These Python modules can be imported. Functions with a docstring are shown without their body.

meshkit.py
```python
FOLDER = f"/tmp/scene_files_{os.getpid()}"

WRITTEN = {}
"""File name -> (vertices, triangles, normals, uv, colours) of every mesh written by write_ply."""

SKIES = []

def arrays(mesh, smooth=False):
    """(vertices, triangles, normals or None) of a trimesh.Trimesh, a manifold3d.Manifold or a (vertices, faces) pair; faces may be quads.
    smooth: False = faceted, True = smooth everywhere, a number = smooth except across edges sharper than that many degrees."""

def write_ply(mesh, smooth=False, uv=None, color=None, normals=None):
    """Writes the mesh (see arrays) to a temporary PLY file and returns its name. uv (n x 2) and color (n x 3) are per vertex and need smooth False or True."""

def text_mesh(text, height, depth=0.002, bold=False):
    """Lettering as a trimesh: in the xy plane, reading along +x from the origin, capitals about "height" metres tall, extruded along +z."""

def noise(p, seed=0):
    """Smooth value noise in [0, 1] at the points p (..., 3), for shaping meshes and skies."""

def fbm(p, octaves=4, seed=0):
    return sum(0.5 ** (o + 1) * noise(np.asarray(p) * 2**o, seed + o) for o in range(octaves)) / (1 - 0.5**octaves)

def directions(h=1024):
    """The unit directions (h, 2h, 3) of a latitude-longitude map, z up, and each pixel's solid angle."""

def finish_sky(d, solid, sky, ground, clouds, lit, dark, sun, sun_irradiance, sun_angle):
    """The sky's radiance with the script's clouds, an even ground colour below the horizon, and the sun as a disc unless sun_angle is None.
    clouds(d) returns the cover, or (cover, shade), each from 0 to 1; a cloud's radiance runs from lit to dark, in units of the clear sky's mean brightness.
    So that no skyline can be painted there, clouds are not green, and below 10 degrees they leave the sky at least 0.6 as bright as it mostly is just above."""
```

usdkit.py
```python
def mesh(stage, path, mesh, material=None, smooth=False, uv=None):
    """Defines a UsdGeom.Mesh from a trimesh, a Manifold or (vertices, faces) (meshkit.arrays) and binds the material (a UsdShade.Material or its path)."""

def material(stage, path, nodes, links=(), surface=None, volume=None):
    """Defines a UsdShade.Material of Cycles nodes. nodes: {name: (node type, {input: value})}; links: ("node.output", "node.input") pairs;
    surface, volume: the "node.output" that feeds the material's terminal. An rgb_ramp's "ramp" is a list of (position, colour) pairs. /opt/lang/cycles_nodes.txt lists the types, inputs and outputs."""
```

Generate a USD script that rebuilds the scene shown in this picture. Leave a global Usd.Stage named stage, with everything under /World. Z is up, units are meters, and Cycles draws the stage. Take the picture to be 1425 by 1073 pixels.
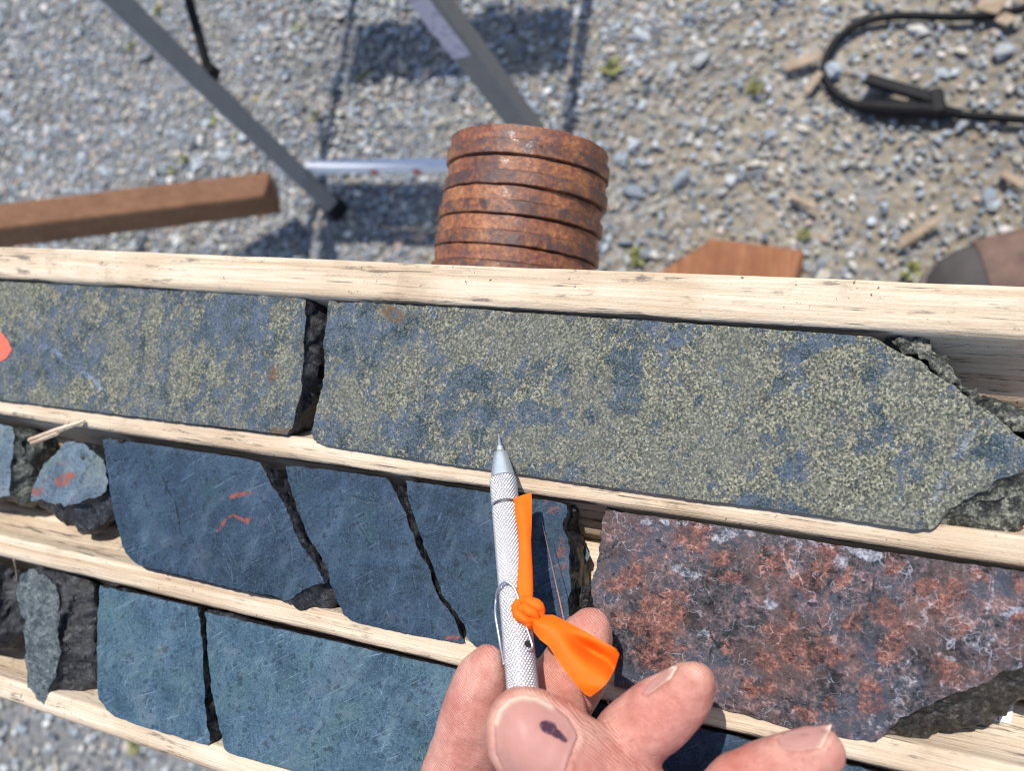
import math
import numpy as np
import trimesh
import manifold3d as m3
import shapely
import shapely.geometry as sg
from scipy.spatial import Delaunay, cKDTree
from pxr import Gf, Sdf, Usd, UsdGeom, UsdLux, UsdShade, Vt
import usdkit
from meshkit import noise, fbm

stage = Usd.Stage.CreateInMemory()
UsdGeom.SetStageUpAxis(stage, UsdGeom.Tokens.z)
UsdGeom.SetStageMetersPerUnit(stage, 1.0)
UsdGeom.Xform.Define(stage, "/World")
UsdGeom.Scope.Define(stage, "/World/Looks")

# ------------------------------------------------------------------ camera, sky, sun
FPX, CX, CY = 1050.0, 712.5, 536.5            # focal length and centre in photograph pixels
AX = np.array([0.93432622, 0.09060929, -0.34470925])
AY = np.array([0.14311045, -0.98113169, 0.13])
AZ = np.cross(AX, AY)
RIGHT, DOWN, FWD = (np.array([AX[i], AY[i], AZ[i]]) for i in range(3))
CAM = -FWD * 0.242
EXPOSURE = 0.40
SUN = np.array([-0.06, 0.48, 1.0]); SUN /= np.linalg.norm(SUN)
SUN_EL = math.asin(SUN[2]); SUN_ROT = math.atan2(SUN[0], SUN[1])

cam = UsdGeom.Camera.Define(stage, "/World/Camera")
mt = np.eye(4); mt[0, :3], mt[1, :3], mt[2, :3], mt[3, :3] = RIGHT, -DOWN, -FWD, CAM
cam.AddTransformOp().Set(Gf.Matrix4d(*mt.ravel().tolist()))
cam.CreateHorizontalApertureAttr(36.0)
cam.CreateVerticalApertureAttr(36.0 * 772 / 1024)
cam.CreateFocalLengthAttr(36.0 * FPX / 1425)
cam.CreateFStopAttr(11.5)
cam.CreateFocusDistanceAttr(0.224)
cam.CreateClippingRangeAttr(Gf.Vec2f(0.01, 2000))
cam.CreateExposureAttr(EXPOSURE)

dome = UsdLux.DomeLight.Define(stage, "/World/sky")
usdkit.material(stage, "/World/Looks/sky_look", {
    "s": ("sky_texture", {"sky_type": "single_scattering", "sun_disc": False, "sun_elevation": SUN_EL, "sun_rotation": SUN_ROT, "altitude": 300.0}),
    "b": ("background_shader", {"strength": 0.15})}, [("s.color", "b.color")], surface="b.background")
UsdShade.MaterialBindingAPI.Apply(dome.GetPrim()).Bind(UsdShade.Material.Get(stage, "/World/Looks/sky_look"))
dome.GetPrim().SetCustomDataByKey("kind", "structure")
sun = UsdLux.DistantLight.Define(stage, "/World/sun")
sx = np.cross([0, 1, 0], SUN); sx /= np.linalg.norm(sx); sy = np.cross(SUN, sx)
ms = np.eye(4); ms[0, :3], ms[1, :3], ms[2, :3] = sx, sy, SUN
sun.AddTransformOp().Set(Gf.Matrix4d(*ms.ravel().tolist()))
sun.CreateIntensityAttr(1.12); sun.CreateAngleAttr(0.53); sun.CreateNormalizeAttr(True)
sun.CreateColorAttr(Gf.Vec3f(1.0, 0.955, 0.88))

# ------------------------------------------------------------------ helpers
def at(x, y, z=0.0):
    v = FWD + RIGHT * (x - CX) / FPX + DOWN * (y - CY) / FPX
    return CAM + v * ((z - CAM[2]) / v[2])
def at_depth(x, y, dep):
    return CAM + dep * (FWD + RIGHT * (x - CX) / FPX + DOWN * (y - CY) / FPX)
def px(p):
    q = np.asarray(p, float) - CAM; k = q @ FWD
    return np.stack([CX + FPX * (q @ RIGHT) / k, CY + FPX * (q @ DOWN) / k], -1)

USED = {}
def path_for(parent, name):
    key = (parent, name); k = USED.get(key, 0); USED[key] = k + 1
    return f"{parent}/{name}" + (f"_{k:03d}" if k else "")
def put(mesh, name, mat, parent="/World", smooth=False, base=None, color=None):
    p = path_for(parent, name)
    if base is not None:
        mesh = (np.asarray(mesh[0], float) - base, mesh[1]) if isinstance(mesh, (tuple, list)) else trimesh.Trimesh(np.asarray(mesh.vertices) - base, mesh.faces, process=False)
    m = usdkit.mesh(stage, p, mesh, mat, smooth)
    if color is not None:
        UsdGeom.PrimvarsAPI(m).CreatePrimvar("mask", Sdf.ValueTypeNames.Color3fArray, "vertex").Set(Vt.Vec3fArray.FromNumpy(np.asarray(color, np.float32)))
    return m.GetPrim()
def tag(o, label=None, cat=None, group=None, kind=None):
    for k, v in (("label", label), ("category", cat), ("group", group), ("kind", kind)):
        if v: o.SetCustomDataByKey(k, v)
    return o
class Thing:
    def __init__(s, name, label, cat, base=(0, 0, 0), group=None):
        s.base = np.asarray(base, float)
        s.path = path_for("/World", name)
        x = UsdGeom.Xform.Define(stage, s.path); x.AddTranslateOp().Set(Gf.Vec3d(*s.base.tolist()))
        tag(x.GetPrim(), label, cat, group)
    def part(s, name, mesh, mat, smooth=False, parent=None, color=None, label=None):
        o = put(mesh, name, mat, parent or s.path, smooth, s.base, color)
        if label: tag(o, label)
        return str(o.GetPath())

class G:
    """A Cycles node graph built step by step; an input given as (node, output) is a link."""
    def __init__(s): s.nodes, s.links = {}, []
    def n(s, kind, **kw):
        name = f"n{len(s.nodes)}"; vals = {}
        for k, v in kw.items():
            if isinstance(v, tuple) and len(v) == 2 and isinstance(v[1], str): s.links.append((f"{v[0]}.{v[1]}", f"{name}.{k}"))
            else: vals[k] = v
        s.nodes[name] = (kind, vals); return name
    def pos(s): return (s.n("geometry"), "position")
    def map(s, vec, scale=(1, 1, 1), rot=(0, 0, 0), loc=(0, 0, 0)):
        if tuple(rot) != (0, 0, 0): vec = (s.n("mapping", vector=vec, rotation=rot), "vector")
        return (s.n("mapping", vector=vec, scale=scale, location=loc), "vector")
    def noise(s, vec, scale, detail=3, rough=0.55, dist=0.0, out="fac"): return (s.n("noise_texture", vector=vec, scale=scale, detail=detail, roughness=rough, distortion=dist), out)
    def vor(s, vec, scale, out="distance", feature="f1", rand=1.0): return (s.n("voronoi_texture", vector=vec, scale=scale, feature=feature, randomness=rand), out)
    def m(s, op, a, b=0.5, c=0.0, clamp=False): return (s.n("math", math_type=op, value1=a, value2=b, value3=c, use_clamp=clamp), "value")
    def step(s, v, lo, hi, a=0.0, b=1.0): return (s.n("map_range", range_type="smoothstep", value=v, from_min=lo, from_max=hi, to_min=a, to_max=b), "result")
    def mix(s, f, a, b, blend="mix"): return (s.n("mix_color", blend_type=blend, fac=f, a=a, b=b), "result")
    def sep(s, col): k = s.n("separate_color", color=col); return (k, "r"), (k, "g"), (k, "b")
    def ramp(s, f, stops, interp=True): return (s.n("rgb_ramp", fac=f, ramp=stops, interpolate=interp), "color")
    def bump(s, h, dist, strength=1.0, normal=None):
        kw = dict(height=h, distance=dist, strength=strength)
        if normal: kw["normal"] = normal
        return (s.n("bump", **kw), "normal")
    def out(s, name, **kw):
        p = s.n("principled_bsdf", **kw)
        return usdkit.material(stage, f"/World/Looks/{name}", s.nodes, s.links, surface=f"{p}.BSDF")

def smoothstep(x, a, b):
    t = np.clip((x - a) / (b - a), 0, 1); return t * t * (3 - 2 * t)
def seg_dist(P, pts):
    d = np.full(len(P), 1e9)
    for a, b in zip(pts[:-1], pts[1:]):
        a, b = np.asarray(a, float), np.asarray(b, float)
        t = np.clip(((P - a) @ (b - a)) / ((b - a) @ (b - a)), 0, 1)
        d = np.minimum(d, np.linalg.norm(P - (a + t[:, None] * (b - a)), axis=1))
    return d
def rough_px(P, k=0.05, seed=0):
    q = np.c_[P * k, np.full(len(P), seed * 7.3)]
    return np.stack([fbm(q, 3, seed), fbm(q + 31.7, 3, seed + 9)], -1) - 0.5
def line(P, pts, w, wob=6.0, seed=1):
    gap = 0.62 + 0.38 * smoothstep(fbm(np.c_[P * 0.045, np.full(len(P), seed * 2.3)], 3, seed + 50), 0.36, 0.60)
    thick = w * (0.5 + 1.3 * fbm(np.c_[P * 0.035, np.full(len(P), seed * 1.9)], 2, seed + 60))
    return gap * np.exp(-(seg_dist(P + rough_px(P, 0.08, seed) * wob, pts) / thick) ** 2)
def blob(P, c, rx, ry, ang=0.0, seed=1, wob=0.6):
    Q = (P - np.asarray(c)) @ np.array([[math.cos(ang), -math.sin(ang)], [math.sin(ang), math.cos(ang)]])
    d = np.hypot(Q[:, 0] / rx, Q[:, 1] / ry) + (fbm(np.c_[P * 0.07, np.full(len(P), seed * 3.1)], 4, seed) - 0.5) * 2 * wob
    return smoothstep(-d, -1.15, -0.75)

def loft(sections, caps=True):
    """sections: (k, n, 3) closed rings."""
    S = np.asarray(sections, float); k, n = S.shape[:2]
    v = S.reshape(-1, 3); f = []
    j = np.arange(n); jn = (j + 1) % n
    for i in range(k - 1):
        a, b = i * n, (i + 1) * n
        f.append(np.c_[a + j, b + j, b + jn]); f.append(np.c_[a + j, b + jn, a + jn])
    if caps:
        v = np.vstack([v, S[0].mean(0), S[-1].mean(0)])
        f.append(np.c_[np.full(n, len(v) - 2), j, jn]); f.append(np.c_[np.full(n, len(v) - 1), (k - 1) * n + jn, (k - 1) * n + j])
    m = trimesh.Trimesh(v, np.vstack(f), process=False)
    if m.volume < 0: m.invert()
    return m
def tube(pts, rad, n=12, sub=6):
    P = np.asarray(pts, float)
    if sub > 1 and len(P) > 2:
        from scipy.interpolate import CubicSpline
        t = np.r_[0, np.cumsum(np.linalg.norm(np.diff(P, axis=0), axis=1))]
        tt = np.linspace(0, t[-1], (len(P) - 1) * sub + 1)
        rad = np.interp(tt, t, np.broadcast_to(rad, len(P)))
        P = CubicSpline(t, P)(tt)
    rad = np.broadcast_to(rad, len(P))
    T = np.gradient(P, axis=0); T /= np.linalg.norm(T, axis=1, keepdims=True)
    u = np.cross(T[0], [0.3, 0.2, 0.93]); u /= np.linalg.norm(u); R = []
    a = np.linspace(0, 2 * np.pi, n, endpoint=False)
    for p, t, r in zip(P, T, rad):
        u = u - t * (u @ t); u /= np.linalg.norm(u); w = np.cross(t, u)
        R.append(p + r * (np.cos(a)[:, None] * u + np.sin(a)[:, None] * w))
    return loft(R)
def bevel_box(lo, hi, r=0.002):
    lo, hi = np.asarray(lo, float), np.asarray(hi, float)
    pts = []
    for s in np.ndindex(2, 2, 2):
        c = np.where(np.array(s) == 0, lo, hi); d = np.where(np.array(s) == 0, 1, -1) * r
        for k in range(3):
            q = c + d; q[k] = c[k]; pts.append(q)
    return trimesh.convex.convex_hull(np.array(pts))
def beam(a, b, w, h, roll=0.0, r=0.002):
    """Bevelled bar from a to b, w wide and h high."""
    a, b = np.asarray(a, float), np.asarray(b, float); L = np.linalg.norm(b - a)
    m = bevel_box([-w / 2, -h / 2, 0], [w / 2, h / 2, L], r)
    z = (b - a) / L; x = np.cross([0.0, 0.0, 1.0], z)
    x = np.array([1.0, 0, 0]) if np.linalg.norm(x) < 1e-3 else x / np.linalg.norm(x)
    y = np.cross(z, x)
    x, y = x * math.cos(roll) + y * math.sin(roll), y * math.cos(roll) - x * math.sin(roll)
    M = np.eye(4); M[:3, 0], M[:3, 1], M[:3, 2], M[:3, 3] = x, y, z, a
    m.apply_transform(M); return m
def chunk(rng, r, seed):
    m = trimesh.creation.icosphere(2)
    v = m.vertices * (1 + 0.5 * (fbm(m.vertices * 1.3 + seed * 5.1, 3, seed)[:, None] - 0.5)) * np.asarray(r)
    return trimesh.Trimesh(v, m.faces, process=False)
cat = trimesh.util.concatenate

# ------------------------------------------------------------------ materials
def wood_mat(name, c0, c1, c2, dirt=0.5, axis=0, bumpy=1.0):
    g = G(); P = g.pos(); a = g.n("attribute", attribute="mask"); r, gg, b = g.sep((a, "color"))
    def along(l, k): q = [k, k, k]; q[axis] = l; return g.map(P, q)
    n1 = g.noise(along(9, 210), 1.0, 4, 0.6, 0.5); n2 = g.noise(along(30, 950), 1.0, 3, 0.65); n3 = g.noise(P, 22, 3); n4 = g.noise(P, 1100, 2, 0.6)
    f = g.m("add", g.m("add", g.m("multiply", n1, 0.55), g.m("multiply", n2, 0.35)), g.m("multiply", n4, 0.10))
    col = g.ramp(f, [(0.36, c0), (0.5, c1), (0.63, c2)])
    col = g.mix(g.step(n3, 0.42, 0.70, 0, 0.55), col, tuple(np.array(c0) * np.array([0.98, 0.92, 0.84])))
    late = g.step(g.noise(along(5, 340), 1.0, 2, 0.5, 0.4), 0.58, 0.66)
    col = g.mix(g.m("multiply", late, 0.42), col, tuple(np.array(c0) * np.array([0.86, 0.74, 0.58])))
    d1 = g.noise(along(42, 420), 1.0, 5, 0.74); d2 = g.noise(P, 46, 4, 0.65)
    dm = g.m("multiply", g.step(d1, 0.545, 0.62), g.step(d2, 0.46, 0.60))
    crack = g.m("multiply", g.step(g.noise(along(16, 900), 1.0, 4, 0.7), 0.60, 0.66), g.step(g.noise(P, 62, 2), 0.45, 0.56))
    sp = g.m("multiply", g.step(g.noise(P, 620, 3, 0.6), 0.635, 0.70), g.step(g.noise(P, 70, 2), 0.48, 0.62))
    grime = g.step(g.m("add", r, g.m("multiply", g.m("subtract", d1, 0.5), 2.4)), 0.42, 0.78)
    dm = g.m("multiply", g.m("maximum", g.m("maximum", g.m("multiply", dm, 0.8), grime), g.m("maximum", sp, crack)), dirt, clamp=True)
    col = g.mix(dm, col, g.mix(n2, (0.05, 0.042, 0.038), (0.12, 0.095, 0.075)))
    col = g.mix(g.m("multiply", g.step(g.noise(P, 60, 4, 0.6), 0.54, 0.72), 0.40 * min(dirt * 1.4, 1)), col, tuple(np.array(c0) * 0.62))
    h = g.m("add", g.m("add", g.m("multiply", n2, 0.9), g.m("multiply", d1, 0.5)), g.m("multiply", n4, 0.35))
    return g.out(name, base_color=col, roughness=0.7, specular_ior_level=0.2, normal=g.bump(h, 0.0007 * bumpy, 0.7))
M_wood = wood_mat("pale_wood", (0.40, 0.305, 0.215), (0.53, 0.425, 0.312), (0.60, 0.508, 0.395), 1.0)
M_brown = wood_mat("brown_plank", (0.115, 0.054, 0.028), (0.165, 0.080, 0.043), (0.215, 0.110, 0.062), 0.3)
M_cedar = wood_mat("cedar_board", (0.17, 0.064, 0.030), (0.24, 0.098, 0.045), (0.31, 0.155, 0.075), 0.6, axis=1)
M_table = wood_mat("table_timber", (0.30, 0.22, 0.14), (0.38, 0.29, 0.19), (0.44, 0.34, 0.24), 0.4)

def sulfide():
    g = G(); P = g.pos(); a = g.n("attribute", attribute="mask"); r, gg, b = g.sep((a, "color"))
    warp = (g.n("vector_math", math_type="multiply_add", vector1=g.noise(P, 190, 4, 0.65, out="color"), vector2=(0.007, 0.007, 0.007), vector3=P), "vector")
    n1 = g.noise(g.map(warp, (1.5, 0.75, 1.0), (0, 0, 0.18)), 165, 6, 0.70, 0.7); n2 = g.noise(g.map(warp, (1.3, 0.9, 1.0), (0, 0, -0.5)), 430, 5, 0.7); n4 = g.noise(P, 1700, 3, 0.7); n5 = g.noise(warp, 46, 4, 0.6)
    s = g.m("add", g.m("add", g.m("multiply", n1, 0.50), g.m("multiply", n2, 0.32)), g.m("add", g.m("multiply", n4, 0.20), -0.01))
    s = g.m("add", s, g.m("multiply", g.m("subtract", n5, 0.5), 0.10))
    s = g.m("add", s, g.m("multiply", g.m("subtract", r, 0.52), 0.24))
    gold = g.step(s, 0.486, 0.560)
    cr, cg, cb = g.sep(g.vor(P, 1700, "color")); dr, dg, db = g.sep(g.vor(P, 2600, "color"))
    blue = g.ramp(g.noise(warp, 130, 6, 0.7), [(0.37, (0.014, 0.028, 0.035)), (0.45, (0.036, 0.056, 0.074)), (0.53, (0.056, 0.078, 0.108)), (0.60, (0.070, 0.092, 0.138)), (0.70, (0.105, 0.125, 0.185))])
    blue = g.mix(g.m("multiply", g.step(n4, 0.49, 0.61), 0.65), blue, (0.115, 0.135, 0.135))
    blue = g.mix(g.m("multiply", g.step(n4, 0.48, 0.38), 0.65), blue, (0.012, 0.022, 0.030))
    blue = g.mix(g.m("multiply", g.step(n2, 0.57, 0.70), 0.65), blue, (0.012, 0.021, 0.026))
    gcol = g.ramp(g.m("add", g.m("multiply", cg, 0.22), g.m("multiply", g.noise(P, 1350, 4, 0.75), 0.78)), [(0.38, (0.030, 0.034, 0.029)), (0.455, (0.092, 0.094, 0.068)), (0.54, (0.160, 0.156, 0.108)), (0.635, (0.32, 0.305, 0.215))])
    gcol = g.mix(g.step(n5, 0.40, 0.62, 0, 0.45), gcol, (0.100, 0.105, 0.098))
    col = g.mix(g.m("multiply", gold, 0.92), blue, gcol)
    tw = g.m("multiply", g.step(dr, 0.92, 0.99), g.step(g.noise(P, 260, 3), 0.44, 0.58))
    col = g.mix(g.m("multiply", tw, g.m("add", 0.25, g.m("multiply", gold, 0.3))), col, (0.50, 0.50, 0.44))  # random bright specks: crystal sparkle painted into the colour
    pale = g.mix(n4, (0.10, 0.15, 0.27), (0.30, 0.36, 0.46))
    pf = g.step(g.m("add", gg, g.m("multiply", g.m("subtract", g.m("add", g.m("multiply", n2, 0.6), g.m("multiply", n4, 0.4)), 0.5), 2.2)), 0.40, 0.85)
    col = g.mix(g.m("multiply", pf, 0.55), col, pale)
    col = g.mix(g.m("multiply", b, g.step(n2, 0.38, 0.6), clamp=True), col, (0.12, 0.06, 0.022))
    h = g.m("add", g.m("multiply", n4, 0.8), n2)
    rough = g.m("subtract", 0.68, g.m("multiply", g.step(dr, 0.80, 0.97), 0.34))
    return g.out("sulfide_core", base_color=col, roughness=rough, specular_ior_level=0.18, normal=g.bump(h, 0.00042, 1.0))
M_sulf = sulfide()

def slate(name, c0, c1, c2, scratch=0.5, green=None):
    g = G(); P = g.pos(); a = g.n("attribute", attribute="mask"); r, gg, b = g.sep((a, "color"))
    warp = (g.n("vector_math", math_type="multiply_add", vector1=g.noise(P, 160, 4, 0.65, out="color"), vector2=(0.006, 0.006, 0.006), vector3=P), "vector")
    n1 = g.noise(warp, 48, 6, 0.68, 0.5); n2 = g.noise(P, 380, 5, 0.7); n3 = g.noise(P, 1700, 3, 0.65); n6 = g.noise(g.map(P, (1, 0.35, 1), (0, 0, 0.25)), 190, 5, 0.68)
    col = g.ramp(g.m("add", g.m("add", g.m("multiply", n1, 0.52), g.m("multiply", n2, 0.26)), g.m("multiply", n6, 0.22)), [(0.42, c0), (0.5, c1), (0.575, c2)])
    if green: col = g.mix(g.step(g.noise(warp, 60, 5, 0.65), 0.47, 0.66, 0, 0.75), col, green)
    col = g.mix(g.m("multiply", g.step(n3, 0.50, 0.66), 0.38), col, tuple(np.array(c2) * np.array([1.9, 1.65, 1.5])))
    col = g.mix(g.m("multiply", g.step(n3, 0.46, 0.34), 0.40), col, tuple(np.array(c0) * 0.5))
    col = g.mix(g.step(g.noise(warp, 85, 5, 0.7), 0.53, 0.68, 0, 0.30), col, tuple(np.array(c2) * np.array([1.9, 1.3, 1.05])))
    col = g.mix(g.m("multiply", g.step(n2, 0.54, 0.62), 0.65), col, tuple(np.array(c0) * 0.40))
    col = g.mix(g.m("multiply", g.step(n6, 0.54, 0.66), 0.24), col, tuple(np.array(c2) * np.array([1.9, 1.6, 1.3])))
    lines = None
    for rot, sc, lo in ((-0.62, (50.0, 2100.0, 60.0), 0.60), (-0.42, (36.0, 1500.0, 60.0), 0.625), (1.2, (70.0, 1900.0, 60.0), 0.63), (-1.3, (90.0, 1700.0, 60.0), 0.63), (0.85, (60.0, 2300.0, 60.0), 0.625)):
        l = g.step(g.noise(g.map(P, sc, (0, 0, rot)), 1.0, 3, 0.6), lo, lo + 0.07)
        l = g.m("multiply", l, g.step(g.noise(g.map(P, (1, 1, 1), (0, 0, 0), (rot, 2 * rot, 0)), 75, 3), 0.44, 0.60))
        lines = l if lines is None else g.m("maximum", lines, l)
    lines = g.m("multiply", g.m("multiply", lines, g.step(n2, 0.36, 0.52)), scratch)
    col = g.mix(lines, col, tuple(np.minimum(np.array(c2) * 2.1 + 0.05, 0.4)))
    jas = g.ramp(n2, [(0.3, (0.13, 0.035, 0.022)), (0.7, (0.28, 0.08, 0.05))])
    brk = g.m("multiply", g.m("subtract", g.m("add", g.m("multiply", n2, 0.6), g.m("multiply", n3, 0.4)), 0.5), 2.0)
    col = g.mix(g.m("multiply", g.step(g.m("add", r, brk), 0.35, 0.85), 0.9), col, jas)
    col = g.mix(g.m("multiply", g.step(g.m("add", gg, brk), 0.35, 0.95), 0.8), col, (0.20, 0.26, 0.31))
    col = g.mix(g.step(g.m("add", b, g.m("multiply", brk, 0.5)), 0.3, 0.7), col, (0.008, 0.010, 0.012))
    h = g.m("subtract", g.m("add", g.m("multiply", n2, 1.0), g.m("multiply", n3, 0.45)), g.m("multiply", b, 1.5))
    return g.out(name, base_color=col, roughness=0.64, specular_ior_level=0.16, normal=g.bump(h, 0.00036, 0.75))
M_slate = slate("dark_slate", (0.013, 0.026, 0.042), (0.022, 0.042, 0.072), (0.038, 0.066, 0.102), 0.42, (0.022, 0.048, 0.062))
M_slate3 = slate("blue_slate", (0.023, 0.050, 0.078), (0.040, 0.078, 0.117), (0.066, 0.112, 0.152), 0.55, (0.054, 0.102, 0.114))
M_mottle = slate("grey_stone", (0.045, 0.068, 0.095), (0.075, 0.108, 0.142), (0.11, 0.15, 0.19), 0.4, (0.10, 0.13, 0.11))

def jasper():
    g = G(); P = g.pos(); a = g.n("attribute", attribute="mask"); r, gg, b = g.sep((a, "color"))
    def wrp(sc, amt): return (g.n("vector_math", math_type="multiply_add", vector1=g.noise(P, sc, 4, 0.65, out="color"), vector2=(amt, amt, amt), vector3=P), "vector")
    w, w2 = wrp(170, 0.006), wrp(300, 0.0022)
    n1 = g.noise(w, 95, 6, 0.68); n2 = g.noise(P, 400, 5, 0.7); n3 = g.noise(P, 1500, 3, 0.65); n5 = g.noise(w, 50, 4, 0.6)
    mixn = g.m("add", g.m("add", g.m("multiply", n1, 0.4), g.m("multiply", n2, 0.4)), g.m("multiply", n3, 0.2))
    base = g.ramp(mixn, [(0.42, (0.008, 0.008, 0.010)), (0.47, (0.028, 0.028, 0.034)), (0.52, (0.056, 0.054, 0.064)), (0.59, (0.13, 0.122, 0.135))])
    base = g.mix(g.m("multiply", g.step(n5, 0.50, 0.60), 0.6), base, (0.046, 0.056, 0.078))
    base = g.mix(g.m("multiply", g.step(g.noise(w, 62, 4), 0.47, 0.62), 0.55), base, (0.085, 0.048, 0.041))
    red = g.ramp(g.m("add", g.m("multiply", n2, 0.6), g.m("multiply", n3, 0.4)), [(0.40, (0.030, 0.018, 0.017)), (0.47, (0.088, 0.036, 0.029)), (0.54, (0.155, 0.060, 0.044)), (0.62, (0.26, 0.125, 0.098))])
    fac = g.step(g.m("add", g.m("multiply", g.m("subtract", mixn, 0.5), 2.9), r), 0.16, 0.80)
    col = g.mix(g.m("multiply", fac, 0.92), base, red)
    def iso(vec, sc, wd, k, d=1): return g.m("multiply", g.step(g.m("absolute", g.m("subtract", g.noise(g.map(vec, (1.0, 1.35, 1.0), (0, 0, sc * 0.011)), sc, d, 0.5), k)), wd * 1.25, wd * 0.1), g.step(g.noise(vec, sc * 0.9, 2), 0.40, 0.62, 0.15, 1.0))
    v1 = g.m("multiply", iso(w2, 150, 0.010, 0.50), g.step(g.noise(P, 70, 3), 0.44, 0.56))
    v2 = g.m("multiply", iso(w2, 260, 0.012, 0.47), g.step(g.noise(P, 85, 3), 0.43, 0.56))
    v3 = g.m("multiply", iso(w, 95, 0.010, 0.52), g.step(g.noise(P, 60, 3), 0.42, 0.55))
    v4 = g.m("multiply", iso(w2, 330, 0.013, 0.53, 2), g.step(g.noise(P, 95, 3), 0.46, 0.57))
    vein = g.m("maximum", g.m("maximum", v1, v2), g.m("maximum", v3, v4))
    col = g.mix(g.m("multiply", g.m("multiply", vein, g.step(n3, 0.30, 0.55, 0.35, 1.0)), 0.60), col, g.mix(fac, (0.33, 0.34, 0.40), (0.46, 0.32, 0.28)))
    pale = g.ramp(g.m("add", g.m("multiply", n2, 0.6), g.m("multiply", n3, 0.4)), [(0.32, (0.06, 0.075, 0.115)), (0.47, (0.17, 0.18, 0.22)), (0.60, (0.31, 0.315, 0.35)), (0.72, (0.46, 0.455, 0.48))])
    pf = g.step(g.m("add", g.m("multiply", g.m("subtract", mixn, 0.5), 3.6), gg), 0.30, 0.80)
    col = g.mix(g.m("multiply", pf, 0.85), col, pale)
    dk = g.m("maximum", g.step(g.m("add", b, g.m("multiply", g.m("subtract", n2, 0.5), 1.6)), 0.3, 0.7), g.m("multiply", g.step(g.noise(g.map(P, (1, 1.6, 1)), 240, 6, 0.74), 0.60, 0.65), 0.8))
    col = g.mix(g.m("multiply", dk, 0.9), col, (0.010, 0.010, 0.012))
    col = g.mix(g.step(n3, 0.66, 0.78, 0, 0.35), col, (0.28, 0.24, 0.25))
    h = g.m("subtract", g.m("add", n2, g.m("multiply", n3, 0.6)), g.m("multiply", dk, 1.2))
    return g.out("jasper_core", base_color=col, roughness=0.60, specular_ior_level=0.20, normal=g.bump(h, 0.00036, 0.7))
M_jasper = jasper()

def broken(name, cols, sheen=0.4):
    g = G(); P = g.pos()
    n1 = g.noise(P, 240, 6, 0.75, 0.4); n2 = g.noise(P, 900, 4, 0.7); cr, cg, cb = g.sep(g.vor(P, 620, "color")); er, eg, eb = g.sep(g.vor(P, 1500, "color"))
    f = g.m("add", g.m("add", g.m("multiply", n1, 0.50), g.m("multiply", n2, 0.24)), g.m("add", g.m("multiply", cr, 0.14), g.m("multiply", er, 0.12)))
    col = g.ramp(f, [(p, c) for p, c in zip((0.38, 0.48, 0.56, 0.68), cols)])
    h = g.m("add", g.m("add", n1, g.m("multiply", n2, 0.4)), g.m("add", g.m("multiply", cg, 0.22), g.m("multiply", eg, 0.10)))
    return g.out(name, base_color=col, roughness=0.42, specular_ior_level=sheen, normal=g.bump(h, 0.0010, 0.8))
M_brk_dark = broken("broken_dark", ((0.004, 0.004, 0.0045), (0.013, 0.0135, 0.015), (0.026, 0.027, 0.032), (0.085, 0.085, 0.098)))
M_brk_gold = broken("broken_gold", ((0.008, 0.009, 0.008), (0.036, 0.038, 0.031), (0.115, 0.117, 0.092), (0.33, 0.32, 0.26)))
M_brk_green = broken("broken_green", ((0.008, 0.011, 0.009), (0.030, 0.038, 0.032), (0.070, 0.078, 0.066), (0.17, 0.18, 0.145)))
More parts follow.
